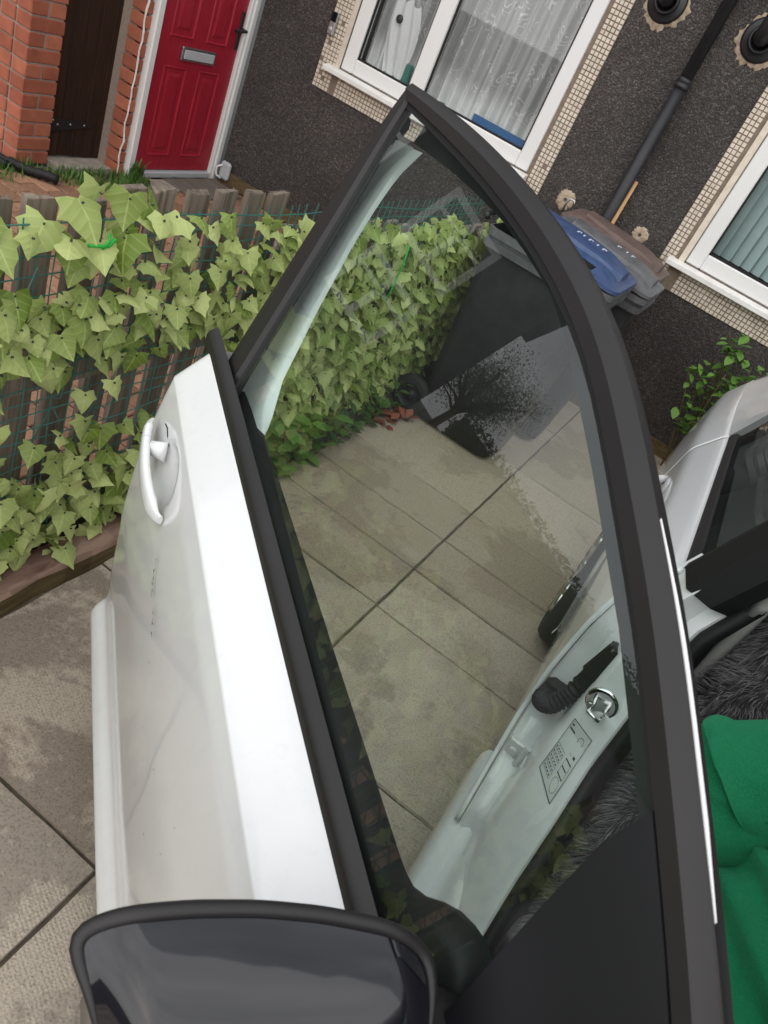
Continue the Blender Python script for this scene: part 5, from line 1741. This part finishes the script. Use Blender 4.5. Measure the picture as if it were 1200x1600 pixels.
# ---------------- green fleece on the seat
flc = root('fleece_jacket', (.52, .85, .49), 'green fleece bundled in thick folds on the front seat by the grey fur', 'fleece')
body = MB()
NX, NY = 110, 130
def fold(x, y, p):
    # folds fan out from the tuck under the upper roll
    ang = math.atan2(x - .44, 1.02 - y)
    d = math.hypot(x - .44, 1.02 - y)
    f = math.sin(ang * 7.5 + 1.4 * noise.noise(Vector((x * 3, y * 3, p))) + 1.0)
    f2 = math.sin(ang * 21 + 2.0 * noise.noise(Vector((x * 3 + 3, y * 3, p))))
    return (.040 * f + .022 * (f * f) + .010 * f2) * min(1, d / .14)
vs, fs = [], []
for j in range(NY + 1):
    for i in range(NX + 1):
        a, b = i / NX, j / NY
        x = .42 + .435 * a
        y = .50 + .62 * b
        ex = max(0, 1 - abs((x - .64) / .222) ** 3.2) ** .45
        ey = max(0, 1 - abs((y - .86) / .365) ** 3.0) ** .5
        z = .47 + (.30 + .26 * (y - .55) / .5) * ex * ey
        wf = x * .9 + y * .43 + .03 * noise.noise(Vector((x * 5, y * 5, 1)))
        fo = math.sin(wf * 118 + 1.2 * noise.noise(Vector((x * 7, y * 7, 5))))
        z += .008 * math.sin(wf * 40 + 1) * ex * ey + .006 * noise.noise(Vector((x * 22, y * 22, 2)))
        sidew = max(0, 1 - a / .42) ** .7
        xo = x + .012 * noise.noise(Vector((y * 9, z * 9, 4))) - .004 * sidew * (.7 * math.sin(y * 105 + z * 18 + 2.2 * noise.noise(Vector((y * 4, z * 3, 9)))) + .4 * math.sin(y * 47 - z * 12))
        vs.append((xo, y + .012 * noise.noise(Vector((x * 9, z * 9, 7))), z))
for j in range(NY):
    for i in range(NX):
        q = j * (NX + 1) + i
        fs.append((q, q + 1, q + NX + 2, q + NX + 1))
fb = mesh('fleece_body', vs, fs, 'fleece', flc, True)
nrm_ = [v.normal.copy() for v in fb.data.vertices]
for v, n_ in zip(fb.data.vertices, nrm_):
    p = v.co
    w = p.x * .80 + p.y * .40 + p.z * .44 + .012 * noise.noise(p * 4)
    w2 = p.x * .85 + p.y * .30 + p.z * .4 + .015 * noise.noise(p * 9 + Vector((3, 1, 2)))
    f_ = math.sin(w * 128 + 1.3 * noise.noise(p * 5))
    v.co = p + n_ * (.0110 * f_ + .004 * (f_ * f_) + .002 * math.sin(w2 * 230))
fb.data.update()
slv = MB(); rws = []
path = [Vector((.43, .98, .76)), Vector((.412, 1.01, .83)), Vector((.405, 1.035, .885)), Vector((.44, 1.045, .92)), Vector((.52, 1.05, .945)), Vector((.62, 1.06, .96)), Vector((.74, 1.07, .94))]
NP, NSG = 80, 64
for i in range(NP):
    f = i / (NP - 1) * (len(path) - 1)
    k = min(len(path) - 2, int(f)); w = f - k
    p0, p1, p2, p3 = path[max(0, k - 1)], path[k], path[k + 1], path[min(len(path) - 1, k + 2)]
    p = .5 * ((2 * p1) + (-p0 + p2) * w + (2 * p0 - 5 * p1 + 4 * p2 - p3) * w * w + (-p0 + 3 * p1 - 3 * p2 + p3) * w ** 3)
    d = ((p2 - p1) + (p2 - p0) * .3).normalized()
    a_ = Vector((0, 0, 1)); a_ = (a_ - d * a_.dot(d)).normalized(); b_ = d.cross(a_)
    row = []
    for q in range(NSG):
        an = 2 * math.pi * q / NSG
        r_ = (.092 + .006 * math.sin(i * .12)) * math.sin(min(1, .04 + i / 16) * math.pi / 2) ** .6
        pt = p + (a_ * math.cos(an) + b_ * math.sin(an)) * r_
        wr_ = noise.noise(Vector((i * .055, an * .9, 2.2)))
        rg = math.sin(i * .21 + 1.5 * math.sin(an + 1.0) + 3 * wr_)
        r_ += .008 * rg * (.6 + .4 * math.sin(an + .6)) * min(1, i / 20) + .016 * wr_ * min(1, i / 20)
        row.append(p + (a_ * math.cos(an) + b_ * math.sin(an)) * r_)
    rws.append(row)
slv.loft(rws, True); slv.add(rws[0], [tuple(range(NSG))[::-1]]); slv.add(rws[-1], [tuple(range(NSG))])
so_ = slv.build('fleece_sleeve', 'fleece', flc, True)
nrm_ = [v.normal.copy() for v in so_.data.vertices]
for v, n_ in zip(so_.data.vertices, nrm_):
    p = v.co
    w = p.x * .75 + p.z * .35 + p.y * .5 + .025 * noise.noise(p * 6)
    f_ = math.sin(w * 95 + 1.5 * noise.noise(p * 6 + Vector((5, 0, 0))))
    v.co = p + n_ * (.005 * f_ * (.6 + .8 * noise.noise(p * 7)))
so_.data.update()

# ================================================================== ACROSS THE WAY (seen in the car glass)
nh = root('far_house', (-18, 5, 0), 'dark rendered house with white window frames across the yard', 'house')
mb = MB(); mb.box(-24, -16, .6, 11, 0, 4.9); mb.build('wall', 'render', nh)
mb = MB(); mb.add([(-24.6, .2, 4.85), (-15.5, .2, 4.85), (-15.5, 11.4, 4.85), (-24.6, 11.4, 4.85), (-20, .2, 7.6), (-20, 11.4, 7.6)], [(0, 1, 4), (2, 3, 5), (1, 2, 5, 4), (3, 0, 4, 5), (0, 3, 2, 1)]); mb.build('roof', 'rooftile', nh)
mb = MB(); mb.box(-15.52, -15.40, .2, 11.4, 4.72, 4.86); mb.box(-15.5, -15.7, .2, 11.4, 4.62, 4.72); mb.build('gutter', 'blackplastic', nh)
for yw, zw, w_, h_ in ((2.2, 2.6, 1.7, 1.5), (5.2, 2.6, 1.7, 1.5), (8.4, 2.6, 1.7, 1.5), (2.2, .7, 1.7, 1.35), (5.2, .0, 1.0, 2.1), (7.4, .7, 2.3, 1.35)):
    mb = MB()
    for r_ in ((yw, yw + .16, zw, zw + h_), (yw + w_ - .16, yw + w_, zw, zw + h_), (yw + .16, yw + w_ - .16, zw, zw + .16), (yw + .16, yw + w_ - .16, zw + h_ - .16, zw + h_), (yw + w_ / 2 - .08, yw + w_ / 2 + .08, zw + .16, zw + h_ - .16), (yw + .16, yw + w_ - .16, zw + h_ * .62, zw + h_ * .62 + .10)):
        mb.box(-16, -15.93, *r_)
    w = mb.build('window', 'upvc', nh)
    boxo('pane', -15.995, -15.97, yw + .08, yw + w_ - .08, zw + .08, zw + h_ - .08, 'gloss', w)

tr = root('street_tree', (-21.5, -.2, 0), 'round crowned tree standing beyond the far house', 'tree')
tb = MB(); tb.tube([(-21.5, -.2, -.06), (-21.45, -.25, 1.0), (-21.55, -.3, 1.9)], [.16, .13, .11], 10)
rnd = random.Random(3)
ends = []
for q in range(26):
    a = q * .9 + rnd.uniform(0, .4); L = rnd.uniform(.9, 2.1); el = rnd.uniform(.05, 1.35)
    p0 = Vector((-21.5, -.28, 1.5 + rnd.uniform(0, .4))); p2 = p0 + Vector((math.cos(a) * math.cos(el), math.sin(a) * math.cos(el), math.sin(el))) * L
    tb.tube([p0, p0.lerp(p2, .5) + Vector((0, 0, .08)), p2], [.06, .035, .015], 6); ends.append(p2); ends.append(p0.lerp(p2, .75))
tb.build('trunk', 'bark', tr, True)
cr = MB()
for _ in range(15000):
    e = rnd.choice(ends)
    c = e + Vector((rnd.gauss(0, .34), rnd.gauss(0, .34), rnd.gauss(.12, .30)))
    s_ = rnd.uniform(.018, .042)
    d1 = Vector((rnd.uniform(-1, 1), rnd.uniform(-1, 1), rnd.uniform(-.6, 1))).normalized(); d2 = d1.orthogonal().normalized()
    cr.add([c, c + d1 * s_ + d2 * s_ * .5, c + d1 * s_ * 2, c + d1 * s_ - d2 * s_ * .5], [(0, 1, 2, 3)], uv=[(.5, 0), (.8, .5), (.5, 1), (.2, .5)])
cr.build('crown', 'leafdark', tr, False, True)

hd_ = MB()
rnd = random.Random(5)
for _ in range(9000):
    c = Vector((-30 + rnd.uniform(-.9, .9), rnd.uniform(-26, -1.0), rnd.uniform(0, 1) ** .8 * 2.5))
    s_ = rnd.uniform(.06, .16)
    d1 = Vector((rnd.uniform(-1, 1), rnd.uniform(-1, 1), rnd.uniform(-1, 1))).normalized(); d2 = d1.orthogonal().normalized()
    hd_.add([c, c + d1 * s_ + d2 * s_ * .5, c + d1 * s_ * 2, c + d1 * s_ - d2 * s_ * .5], [(0, 1, 2, 3)], uv=[(.5, 0), (.8, .5), (.5, 1), (.2, .5)])
hd_.box(-30.6, -29.4, -26, -1.2, -.05, 2.1)
tag(hd_.build('distant_hedge', 'leafdark', None, False, True), 'long dark hedge far across the street', 'hedge', kind='stuff')
